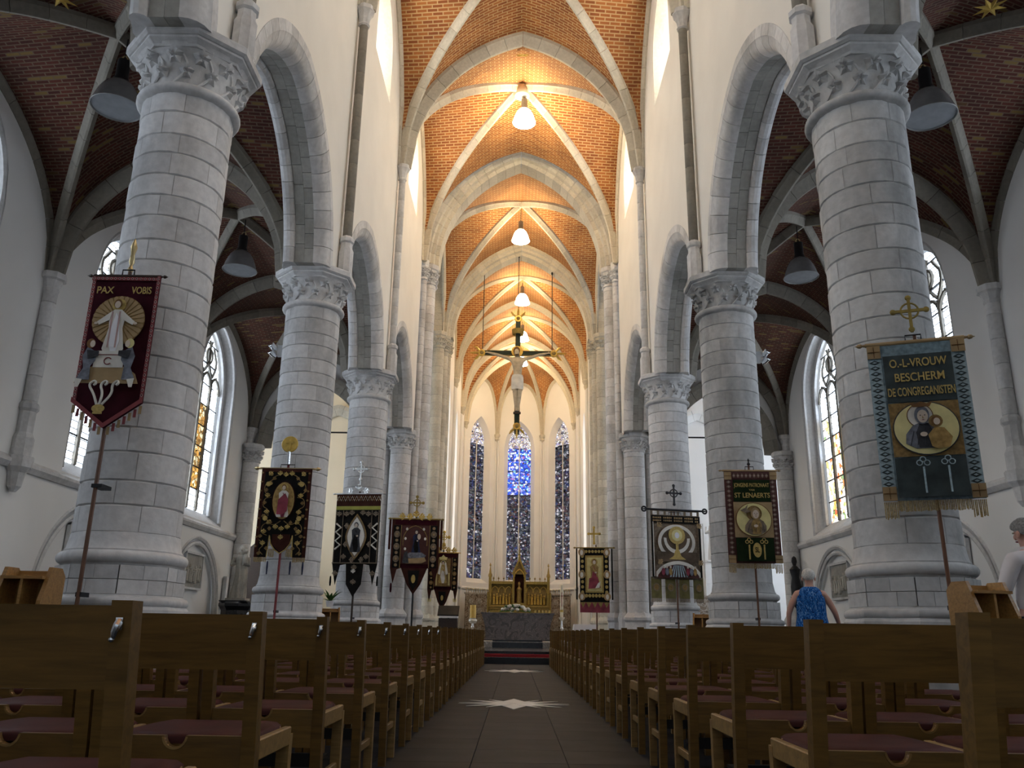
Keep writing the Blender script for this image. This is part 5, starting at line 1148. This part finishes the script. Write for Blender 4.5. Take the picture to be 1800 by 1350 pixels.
def hand(B, w, d, side, curl=.5):
    """palm and five bent fingers from wrist vertex w; d = pointing direction, side = thumb direction"""
    p0 = Vector(B.V[w][0]); d = Vector(d).normalized(); s = Vector(side).normalized(); n = d.cross(s)
    palm = B.v(tuple(p0+d*.06), .030, .016, w)
    for k, L in enumerate((.062, .075, .080, .070)):
        o = s*(.026-.0175*k); a = p0+d*.095+o; B.chain(palm, [(tuple(a), .0095), (tuple(a+d*L*.5+n*curl*.02), .0085), (tuple(a+d*L*.85+n*curl*.05), .007)])
    a = p0+d*.045+s*.034; B.chain(palm, [(tuple(a), .011), (tuple(a+d*.035+s*.018), .010), (tuple(a+d*.06+s*.02+n*.01), .008)])
def human(root, H, skin_m, lean=0, armL=None, armR=None):
    k = H/1.7; B = Body(); q = lambda x, y, z: (x*k, y*k, z*k)
    pel = B.v(q(0,0,.95), .15*k, .11*k); bel = B.v(q(0,.0,1.10), .135*k, .10*k, pel); che = B.v(q(0,-.005,1.28), .16*k, .11*k, bel); ups = B.v(q(0,-.01,1.40), .13*k, .09*k, che)
    nk = B.v(q(0,0,1.47), .058*k, .058*k, ups); nk2 = B.v(q(0,.012,1.53), .055*k, .058*k, nk); hd = B.v(q(0,.02,1.58), .070*k, .085*k, nk2); h2 = B.v(q(0,.02,1.64), .076*k, .092*k, hd); h3 = B.v(q(0,.01,1.685), .05*k, .06*k, h2)
    for s, arm in ((-1, armL), (1, armR)):
        e, wr = arm or ((s*.26, .0, 1.13), (s*.28, .08, .90))
        sh = B.v(q(s*.17, -.01, 1.385), .065*k, .06*k, ups); a = B.v(q(*[(p+r)/2 for p, r in zip((s*.20, -.01, 1.37), e)]), .05*k, .048*k, sh)
        el = B.v(q(*e), .042*k, .040*k, a); wv = B.v(q(*wr), .028*k, .024*k, el); d = Vector(wr)-Vector(e); hand(B, wv, d, (0, 1, 0) if abs(d.normalized().y) < .8 else (-s, 0, 0), .6)
        hip = B.v(q(s*.09, 0, .88), .095*k, .10*k, pel); kn = B.chain(hip, [(q(s*.10, .01, .68), .078*k), (q(s*.10, .02, .48), .055*k), (q(s*.10, -.01, .30), .058*k), (q(s*.10, -.01, .09), .036*k)]); B.chain(kn, [(q(s*.105, .03, .035), .04*k, .03*k), (q(s*.11, .15, .025), .035*k, .022*k)])
    o = skin('body', B.V, B.E, pel, skin_m, root); return o, k
def head_bits(root, k, hair, skin_m, back=True):
    z = 1.60*k
    for s in (-1, 1):
        obj('ear', MB().ell((s*.083*k, .005, z-.01), (.012*k, .022*k, .034*k), 8, 6), skin_m, root); obj('eye', MB().ell((s*.03*k, .105*k, z+.012), (.012*k, .008*k, .008*k), 8, 6), 'ivory', root)
    obj('nose', MB().ell((0, .115*k, z-.02), (.013*k, .022*k, .026*k), 8, 6), skin_m, root); obj('mouth', MB().ell((0, .102*k, z-.062), (.024*k, .007*k, .006*k), 8, 6), 'rose_robe', root)
    m = MB(); P = []; F = []; n = 18; rows = 8     # cap of short hair, low at the nape
    for j in range(rows+1):
        for i in range(n):
            a = 2*pi*i/n; back_ = (1-sin(a))/2; lim = radians(18-62*back_); ph = lim+(pi/2-lim)*j/rows; rr = 1.0+.03*sin(5*a+j)
            P.append((.093*k*cos(ph)*cos(a)*rr, .02*k+.112*k*cos(ph)*sin(a)*rr, z+.035*k+.098*k*sin(ph)*rr))
    for j in range(rows):
        for i in range(n): F.append((j*n+i, j*n+(i+1) % n, (j+1)*n+(i+1) % n, (j+1)*n+i))
    obj('hair', m.add(P, F), hair, root, smooth=80)
def loft(M, rings, n=20):
    P = []; F = []
    for (x, y, z, rx, ry, wav) in rings:
        for i in range(n): a = 2*pi*i/n; r = 1+wav*sin(a*6+z*5); P.append((x+rx*cos(a)*r, y+ry*sin(a)*r, z))
    for j in range(len(rings)-1):
        for i in range(n): F.append((j*n+i, j*n+(i+1) % n, (j+1)*n+(i+1) % n, (j+1)*n+i))
    return M.add(P, F)
# woman seen from behind
wm = empty('person', (3.96, 11.5, 0), radians(-14), label='person with short white hair in a sleeveless blue patterned dress, seen from behind', cat='person')
body, k = human(wm, 1.64, 'skin', 0, ((-.30, .0, 1.12), (-.31, .06, .88)), ((.31, .0, 1.13), (.37, .12, .93))); head_bits(wm, k, 'hair_white', 'skin')
obj('dress', loft(MB(), [(0, 0, .50, .25, .19, .04), (0, 0, .75, .235, .18, .03), (0, 0, .92, .22, .165, .02), (0, 0, 1.04, .195, .145, .02), (0, 0, 1.16, .19, .14, .01), (0, -.005, 1.27, .192, .138, 0), (0, -.01, 1.35, .165, .115, 0), (0, -.01, 1.405, .115, .085, 0), (0, -.005, 1.425, .085, .075, 0)]), 'blue_print', wm, smooth=80)
bg_ = empty('handbag', (4.50, 11.58, .76), label='dark handbag held in the right hand of the person in the blue dress', cat='bag')
obj('bag_body', bevel_box((.10, .30, .22), .03), 'trousers', bg_, (0, 0, .0)); obj('bag_strap', MB().tube([(0, -.1, .1), (0, -.06, .2), (0, .06, .2), (0, .1, .1)], .012, 6), 'trousers', bg_)
# man in a white shirt
mn = empty('person', (4.38, 7.2, 0), radians(14), label='person with short grey hair in a white shirt at the right edge', cat='person')
body, k = human(mn, 1.76, 'skin', 0, ((-.27, .03, 1.14), (-.24, .20, .98)), ((.27, .03, 1.14), (.24, .20, .98))); head_bits(mn, k, 'hair_grey', 'skin')
B = Body(); q = lambda x, y, z: (x*k, y*k, z*k)
p = B.v(q(0,0,.93), .185*k, .14*k); c = B.chain(p, [(q(0,0,1.10), .18*k, .135*k), (q(0,-.005,1.28), .185*k, .135*k), (q(0,-.01,1.39), .15*k, .11*k)]); B.chain(c, [(q(0,0,1.455), .075*k, .075*k)])
for s in (-1, 1): B.chain(c, [(q(s*.175,-.01,1.385), .083*k, .078*k), (q(s*.235,.01,1.25), .068*k), (q(s*.27,.03,1.14), .060*k), (q(s*.255,.11,1.065), .052*k), (q(s*.243,.185,.99), .042*k)])
skin('shirt', B.V, B.E, p, 'shirt', mn); obj('collar', loft(MB(), [(0, .0, 1.44*k, .085*k, .082*k, 0), (0, .006, 1.49*k, .075*k, .075*k, 0)]), 'shirt', mn)
B = Body(); p = B.v(q(0,0,.95), .175*k, .13*k)
for s in (-1, 1): B.chain(p, [(q(s*.09,0,.86), .115*k, .12*k), (q(s*.10,.01,.66), .095*k), (q(s*.10,.02,.45), .078*k), (q(s*.10,-.01,.10), .062*k)])
skin('trousers', B.V, B.E, p, 'trousers', mn)

# ---- draped stone statues
def statue(name, lab, x, y, z, h, rz, mat, child=True):
    t = empty(name, (x, y, z), rz, label=lab, cat='statue'); k = h/1.6; m = MB(); n = 28; rings = [(.21,.19,0,.20),(.215,.19,.15,.20),(.19,.17,.45,.18),(.175,.155,.75,.13),(.19,.16,1.0,.08),(.20,.145,1.18,.04),(.15,.12,1.28,.0),(.08,.07,1.34,0)]
    P = []; F = []
    for rx, ry, zz, wv in rings:
        for i in range(n): a = 2*pi*i/n; r = 1+wv*sin(a*8+zz*2.5); P.append((rx*k*cos(a)*r+.04*k*sin(zz*2), ry*k*sin(a)*r, zz*k))
    for j in range(len(rings)-1):
        for i in range(n): F.append((j*n+i, j*n+(i+1) % n, (j+1)*n+(i+1) % n, (j+1)*n+i))
    obj('robe', m.add(P, F), mat, t, smooth=70); obj('base', MB().box((0, 0, -.03), (.6*k, .5*k, .07)), mat, t, smooth=0)
    obj('head', MB().ell((.02*k, -.02*k, 1.46*k), (.085*k, .10*k, .125*k), 12, 8).ell((.02*k, -.12*k, 1.45*k), (.015*k, .02*k, .03*k), 6, 4), mat, t); obj('veil', MB().lathe([(.13*k, 1.26*k), (.135*k, 1.4*k), (.12*k, 1.52*k), (.07*k, 1.60*k), (.005, 1.62*k)], 14, (.02*k, .02*k, 0)), mat, t)
    for s in (-1, 1): obj('arm', MB().tube([(s*.2*k, 0, 1.2*k), (s*.25*k, -.06*k, 1.0*k), (s*.12*k, -.2*k, 1.02*k)], [.075*k, .07*k, .045*k], 8), mat, t)
    if child:
        obj('child', MB().lathe([(.02*k, 0), (.09*k, .02*k), (.085*k, .2*k), (.06*k, .28*k), (.03*k, .31*k)], 10, (.17*k, -.14*k, 1.02*k)).ell((.17*k, -.15*k, 1.39*k), (.06*k, .065*k, .075*k), 10, 8), mat, t)
    return t
statue('stone_statue', 'pale stone statue of a robed mother and child on a black pedestal, left aisle', -8.55, 26.3, 1.655, 1.62, 0, 'statue')
pd = empty('statue_pedestal', (-8.55, 26.3, 0), label='black carved pedestal under the stone statue in the left aisle', cat='pedestal')
m = MB(); oct_stack(m, [(.55, 0), (.55, .15), (.46, .25), (.45, 1.3), (.50, 1.38), (.54, 1.42), (.54, 1.50), (.5, 1.55)]); obj('pedestal_body', m, 'black_marble', pd, smooth=20); obj('pedestal_top', MB().box((0, 0, 1.565), (.85, .85, .04)), 'black_marble', pd, smooth=0)
statue('stone_statue', 'pale robed statue on a white console in the right transept', 8.55, 36.4, 3.87, 1.9, 0, 'plaster_white', False)
pd = empty('statue_console', (8.55, 36.4, 0), label='white block console and marble altar front under the right transept statue', cat='console')
obj('console_block', MB().box((0, .1, 3.1), (.9, .6, 1.4)), 'plaster_white', pd, smooth=0); obj('altar_front', MB().box((.2, .1, 1.2), (2.2, .7, 2.4)), 'brown_marble', pd, smooth=0); obj('altar_moulding', MB().box((.2, .05, 1.2), (2.3, .8, .12)), 'pale_marble', pd, smooth=0)
dk = empty('carved_altar', (-10.9, 35.8, 0), label='dark carved side altar in the left transept behind the statue', cat='altar'); obj('altar_body', MB().box((0, 0, 1.0), (2.4, .9, 2.0)), 'dark_wood', dk, smooth=0); obj('altar_crest', MB().prism([(-1.1, 2.0), (1.1, 2.0), (.9, 3.6), (0, 4.4), (-.9, 3.6)], -.2, .2), 'dark_wood', dk, smooth=0)
bs = empty('bronze_statue', (8.95, 27.2, 2.0), 0, label='small dark bronze statue on the right aisle respond', cat='statue'); obj('figure', MB().lathe([(.16, 0), (.17, .3), (.12, .6), (.17, .85), (.05, .98), (.09, 1.1), (.07, 1.22), (.01, 1.27)], 12), 'iron', bs); obj('bracket', MB().lathe([(.03, -.4), (.1, -.3), (.2, -.06), (.2, 0)], 10), 'iron', bs)
for sd, y, k in ((-1, 14.6, 'beside the nearest left column'), (-1, 27.0, 'beside the stone statue'), (1, 27.1, 'behind the person in blue')):
    s = empty('wall_speaker', (sd*(OW-.09), y, 1.35), label=f'slim white loudspeaker column on the aisle wall {k}', cat='speaker'); obj('speaker_case', bevel_box((.12, .16, 1.0), .01), 'speaker_white', s, (0, 0, .5)); obj('speaker_grille', MB().box((-sd*.062, 0, .5), (.006, .12, .92)), 'cloth_white', s, smooth=0)

# ================================================================== CRUCIFIX
CY = 36.7
cr = empty('hanging_crucifix', (-.04, CY, 9.25), label='large painted crucifix with gilded ends hanging from chains before the choir', cat='crucifix')
ZB = 13.28-9.25
obj('upright', MB().box((0, 0, 2.95), (.21, .10, 5.6)), 'green_black', cr, smooth=0); obj('upright_edge', MB().box((-.115, 0, 2.95), (.02, .11, 5.4)).box((.115, 0, 2.95), (.02, .11, 5.4)), 'dark_gold', cr, smooth=0)
obj('cross_arm', MB().box((0, 0, ZB), (3.6, .10, .21)), 'green_black', cr, smooth=0); obj('arm_edge', MB().box((0, 0, ZB+.115), (3.5, .11, .02)).box((0, 0, ZB-.115), (3.5, .11, .02)), 'dark_gold', cr, smooth=0)
def cross_end(x, z, rot):
    e = obj('gilded_end', MB().lathe([(.001, -.06), (.155, -.06), (.18, 0), (.155, .06), (.001, .06)], 20), 'gold', cr, (x, -.02, z), (pi/2, 0, 0))
    obj('roundel_relief', MB().ell((0, 0, .08), (.09, .09, .05), 12, 6), 'dark_gold', e)
    m = MB()
    for a in (-.75, 0, .75):
        L = .42 if a == 0 else .34; d = Vector((sin(a), 0, cos(a))); m.tube([d*.15, d*(.15+L*.5)+Vector((sin(a)*.05, 0, 0)), d*(.15+L)], [.045, .06, .02], 8)
    obj('lily_end', m, 'gold', cr, (x, -.02, z), (0, rot, 0))
cross_end(-1.68, ZB, -pi/2); cross_end(1.68, ZB, pi/2); cross_end(0, .52, pi); cross_end(0, 5.75, 0)
obj('crown_ring', MB().lathe([(.26, 4.95), (.30, 5.2), (.28, 5.2), (.24, 4.95)], 12, cap=False), 'gold_matte', cr)
B = Body(); pel = B.v((0, -.18, 2.75), .23, .17); b1 = B.chain(pel, [((0, -.20, 3.0), .20, .14), ((0, -.21, 3.3), .26, .17), ((0, -.18, 3.62), .23, .14)])
hd = B.chain(b1, [((0, -.17, 3.78), .07), ((-.03, -.24, 3.92), .12, .13), ((-.05, -.25, 4.06), .125, .14), ((-.05, -.22, 4.18), .07, .07)])
for s in (-1, 1):
    e = B.chain(b1, [((s*.28, -.16, 3.68), .11), ((s*.64, -.13, 3.80), .085), ((s*1.0, -.12, 3.93), .072), ((s*1.36, -.10, 4.02), .045)]); hand(B, e, (s, 0, .1), (0, 0, 1), .3)
    B.chain(pel, [((s*.12, -.19, 2.55), .15), ((s*.10, -.25, 2.05), .115), ((s*.08, -.21, 1.75), .10), ((s*.05, -.17, 1.35), .065), ((s*.04, -.23, 1.18), .055)])
skin('corpus', B.V, B.E, pel, 'flesh_wood', cr)
obj('loincloth', loft(MB(), [(0, -.19, 2.2, .27, .20, .06), (0, -.19, 2.45, .29, .22, .05), (0, -.19, 2.78, .27, .21, .03), (0, -.19, 2.90, .24, .19, .0)]), 'ivory', cr, smooth=70); obj('halo', MB().lathe([(.001, -.012), (.27, -.012), (.27, .012), (.001, .012)], 28), 'gold', cr, (-.03, -.08, 4.10), (pi/2, 0, 0))
obj('hair', MB().ell((-.05, -.18, 4.10), (.155, .14, .20), 12, 8), 'hair_brown', cr); obj('foot_rest', MB().box((0, -.12, 1.12), (.34, .18, .07)), 'dark_wood', cr, smooth=0)
for x, z in ((-1.65, 17.3), (1.60, 17.3), (0, 18.2)): obj('chain_rod', MB().tube([(x, 0, ZB+.2 if x else 5.9), (x, 0, z-9.25)], .018, 6).ell((x, 0, z-9.2), (.05, .05, .09), 8, 6), 'iron', cr)

# ================================================================== SANCTUARY
st = struct('floor_sanctuary', 'black stone steps with a red carpet before the altar')
obj('step', MB().box((0, 23.6, .08), (7.0, 2.4, .16)), 'black_marble', st, smooth=0); obj('carpet_step', MB().box((0, 23.9, .195), (7.0, 1.8, .07)), 'red_carpet', st, smooth=0)
obj('step', MB().box((0, 30.45, .265), (6.6, 14.3, .07)), 'black_marble', st, smooth=0); obj('step', MB().box((.05, 31.0, .39), (6.2, 4.0, .18)), 'pale_marble', st, smooth=0); obj('kneeling_step', MB().box((.09, 28.8, .385), (1.66, .5, .17)), 'black_marble', st, smooth=0); obj('choir_floor', MB().box((XO, 46.0, .36), (7.2, 17.4, .24)), 'floor_slate', st, smooth=0)
al = empty('stone_altar', (.09, 30, .48), label='grey veined marble altar with concave ends on a dark plinth', cat='altar')
obj('plinth', MB().box((0, 0, .04), (1.7, .9, .10)), 'black_marble', al, smooth=0)
pts = [(-1.22, .90)]+[(-1.22+.13*sin(t*pi*.65), .84-.78*t) for t in lin(0, 1, 8)]+[(1.22-.13*sin(t*pi*.65), .84-.78*t) for t in lin(1, 0, 8)]+[(1.22, .90)]
obj('altar_block', MB().prism(pts, -.5, .5), 'altar_marble', al, smooth=30); obj('altar_slab', MB().box((0, 0, .925), (2.52, 1.06, .05)), 'altar_marble', al, smooth=0); obj('altar_cloth', MB().box((-.62, .1, .953), (1.0, .7, .012)), 'cloth_white', al, smooth=0)
fl = empty('flower_arrangement', (.0, 29.75, 1.452), label='low arrangement of white flowers on the altar', cat='flowers')
for i in range(60):
    a = random.uniform(0, 2*pi); r = sqrt(random.random()); p = Vector((.50*r*cos(a), .15*r*sin(a), .06+.17*(1-r*r)+random.uniform(-.02, .03))); s = random.uniform(.04, .065)
    obj('bloom', MB().ell(p, (s, s, s*.85), 8, 6), 'petal' if i % 6 else 'leaf', fl)
for i in range(14): a = 2*pi*i/14; obj('leaf_sprig', MB().tube([(.25*cos(a), .08*sin(a), .05), (.5*cos(a), .16*sin(a), .03), (.58*cos(a), .18*sin(a), .0)], [.02, .018, .004], 5), 'leaf', fl)
lt = empty('altar_candles', (.95, 29.85, 1.434), label='low row of golden candles at the right end of the altar', cat='candles')
for i in range(5): obj('candle', MB().lathe([(.035, 0), (.035, .09), (.005, .10)], 10, (-.24+i*.12, 0, 0)), 'wax_gold', lt)
obj('tray', MB().box((0, 0, .004), (.62, .14, .008)), 'brass', lt, smooth=0)
def candle_stand(x, y, z, lab, tall):
    t = empty('candle_stand', (x, y, z), label=lab, cat='candle stand'); hs = .85 if tall else .78
    obj('stand_foot', MB().lathe([(.17, 0), (.16, .04), (.05, .10), (.035, .4), (.06, .46), (.035, .52), (.03, hs-.12), (.10, hs-.04), (.12, hs)], 14), 'silver', t)
    if tall:
        c = obj('paschal_candle', MB().lathe([(.055, hs), (.055, hs+1.14), (.01, hs+1.16)], 16), 'wax', t); obj('wax_cross', MB().box((0, -.058, hs+.62), (.02, .01, .5)).box((0, -.058, hs+.74), (.09, .01, .02)), 'rose_robe', c, smooth=0); obj('gold_band', MB().lathe([(.058, hs+.18), (.058, hs+.26)], 16), 'gold', c)
    else:
        obj('thick_candle', MB().lathe([(.11, hs), (.11, hs+.44), (.1, hs+.45), (.01, hs+.45)], 18), 'wax_gold', t); obj('candle_foliage', MB().ell((0, 0, hs-.1), (.16, .14, .1), 10, 6), 'silver', t)
candle_stand(-1.52, 31, .48, 'silver stand with a thick golden candle left of the altar', False); candle_stand(1.68, 31, .48, 'stand with the tall white paschal candle right of the altar', True)
le = empty('lectern', (-2.22, 28.65, .30), label='dark wooden lectern with a black book rest left of the altar', cat='lectern')
obj('lectern_body', MB().box((0, .05, .45), (.62, .45, .9)), 'dark_wood', le, smooth=0); obj('book_rest', MB().box((0, 0, 0), (.70, .5, .05)), 'iron', le, (0, -.02, 1.14), (radians(38), 0, 0), smooth=0); obj('white_cover', MB().box((.02, 0, .94), (.6, .46, .06)), 'cloth_white', le, smooth=0); obj('rest_post', MB().tube([(0, .05, .9), (0, .0, 1.12)], .03, 8), 'iron', le)
tb = empty('credence_table', (2.36, 29.2, .48), label='small table under a white cloth right of the altar', cat='table')
m = MB(); n = 24; P = []
for z, e, wv in ((.60, 0, 0), (.585, .012, .0), (.35, .05, .02), (.12, .08, .05)):
    for i in range(n):
        s = i/n*4; q_ = int(s); f = s-q_; cx = ((-1, -1), (1, -1), (1, 1), (-1, 1)); a, b2 = cx[q_], cx[(q_+1) % 4]; x = a[0]+(b2[0]-a[0])*f; y = a[1]+(b2[1]-a[1])*f; g = 1+wv*sin(i*2.6); P.append((x*(.36+e)*g, y*(.26+e)*g, z))
F = [(j*n+i, j*n+(i+1) % n, (j+1)*n+(i+1) % n, (j+1)*n+i) for j in range(3) for i in range(n)]+[tuple(range(n))]
obj('table_cloth', m.add(P, F), 'cloth_white', tb, smooth=50)
for sx in (-1, 1):
    for sy in (-1, 1): obj('leg', MB().box((sx*.32, sy*.22, .3), (.04, .04, .6)), 'dark_wood', tb, smooth=0)

# ---- gilded altarpiece
rt = empty('gilded_altarpiece', (XO+.07, 50.2, .48), label='gilded gothic altarpiece with a central niche, gables and two carved panels', cat='altarpiece')
obj('altar_table', MB().box((0, -.1, .65), (3.5, 1.0, 1.3)), 'pale_marble', rt, smooth=0); obj('predella', MB().box((0, 0, 1.52), (3.4, .6, .44)), 'gold_matte', rt, smooth=0)
for z in (1.36, 1.62, 1.74): obj('predella_moulding', MB().box((0, -.02, z), (3.5, .68, .045)), 'dark_gold', rt, smooth=0)
for s in (-1, 1):
    c = s*1.02; obj('panel_back', MB().box((c, .15, 2.42), (1.25, .12, 1.30)), 'dark_gold', rt, smooth=0)
    for q in ((c-.66, 2.42, .1, 1.4), (c+.66, 2.42, .1, 1.4)): obj('panel_frame', MB().box((q[0], 0, q[1]), (q[2], .5, q[3])), 'gold_matte', rt, smooth=0)
    for z, h in ((1.78, .1), (3.1, .16)): obj('panel_frame', MB().box((c, 0, z), (1.42, .52, h)), 'gold_matte', rt, smooth=0)
    for k in range(3):
        u = c-.40+k*.40; obj('tracery_arch', MB().tube([(u-.19, -.06, 2.55)]+[(u-x_, -.06, 2.62+z_) for x_, z_ in Arch(.19, .27).pts(6)]+[(u+.19, -.06, 2.55)], .026, 6), 'gold', rt); obj('tracery_gable', MB().prism([(u-.17, 2.93), (u+.17, 2.93), (u, 3.03)], -.08, -.02), 'gold_matte', rt, smooth=0)
    for k in range(6):
        u = c-.46+k*.185; hh = random.uniform(.5, .66); obj('carved_figure', MB().lathe([(.04, 0), (.085, .02), (.06, hh*.5), (.085, hh*.76), (.03, hh*.83), (.055, hh*.91), (.04, hh), (.004, hh+.02)], 9, (u, -.02+random.uniform(-.05, .06), 1.86)), 'gold', rt)
    for k in range(4): u = s*(.62+k*.3); obj('cresting', MB().lathe([(.015, 0), (.015, .12), (.05, .16), (.05, .2), (.015, .23), (.004, .3)], 6, (u, 0, 3.18)), 'dark_gold', rt)
    obj('pinnacle_shaft', MB().box((s*1.72, 0, 2.5), (.15, .35, 2.0)), 'gold_matte', rt, smooth=0); obj('pinnacle', MB().lathe([(.12, 3.45), (.10, 3.6), (.07, 3.65), (.02, 4.05), (.06, 4.1), (.01, 4.25)], 6, (s*1.72, 0, 0)), 'dark_gold', rt); obj('spiral_column', MB().lathe([(.05+.012*(k % 2), 1.0+k*.06) for k in range(22)], 8, (s*1.82, -.25, .3)), 'gold_matte', rt)
obj('niche_back', MB().box((0, .2, 2.8), (.62, .1, 1.8)), 'brown_cloth', rt, smooth=0)
for s in (-1, 1): obj('niche_post', MB().box((s*.33, -.02, 2.72), (.10, .5, 1.9)), 'gold_matte', rt, smooth=0)
obj('niche_sill', MB().box((0, -.05, 1.85), (.76, .6, .2)), 'gold_matte', rt, smooth=0); obj('niche_arch', MB().tube([(-x_, -.22, 3.45+z_) for x_, z_ in Arch(.29, .42).pts(8)], .04, 6), 'gold', rt)
obj('gable', MB().prism([(-.44, 3.6), (-.34, 3.6), (0, 4.35), (.34, 3.6), (.44, 3.6), (0, 4.6)], -.3, -.14), 'gold_matte', rt, smooth=0); obj('gable_back', MB().prism([(-.36, 3.6), (.36, 3.6), (0, 4.42)], -.1, .2), 'dark_gold', rt, smooth=0); obj('spire', MB().lathe([(.07, 4.5), (.05, 4.7), (.09, 4.76), (.03, 4.82), (.02, 5.3), (.004, 5.5)], 8), 'gold_matte', rt)
obj('niche_statue', MB().lathe([(.17, 0), (.18, .1), (.13, .5), (.17, .8), (.06, .95), (.09, 1.05), (.07, 1.17), (.005, 1.24)], 14, (0, 0, 1.95)), 'dark_gold', rt)
# ---- patterned marble wainscot and rail in the apse
for sd, sn in SIDES:
    wv = empty('apse_screen', (XO+sd*2.35, 52.1, .48), radians(sd*-32), label=f'patterned brown marble screen {sn} of the altarpiece', cat='screen')
    obj('screen_panel', MB().box((0, 0, 1.25), (1.9, .12, 2.5)), 'brown_marble', wv, smooth=0)
    for k in range(3):
        for j in range(4): obj('painted_ornament', MB().lathe([(.001, 0), (.17, 0), (.17, .01), (.1, .02), (.001, .02)], 10), 'pale_marble', wv, (-.6+k*.6, -.06, .45+j*.55), (pi/2, 0, 0))
    obj('screen_cap', MB().box((0, 0, 2.55), (2.0, .2, .1)), 'pale_marble', wv, smooth=0)
    for k in range(12): obj('rail_crest', MB().lathe([(.02, 0), (.02, .16), (.04, .2), (.005, .28)], 6, (-.9+k*.164, 0, 2.6)), 'brass', wv)
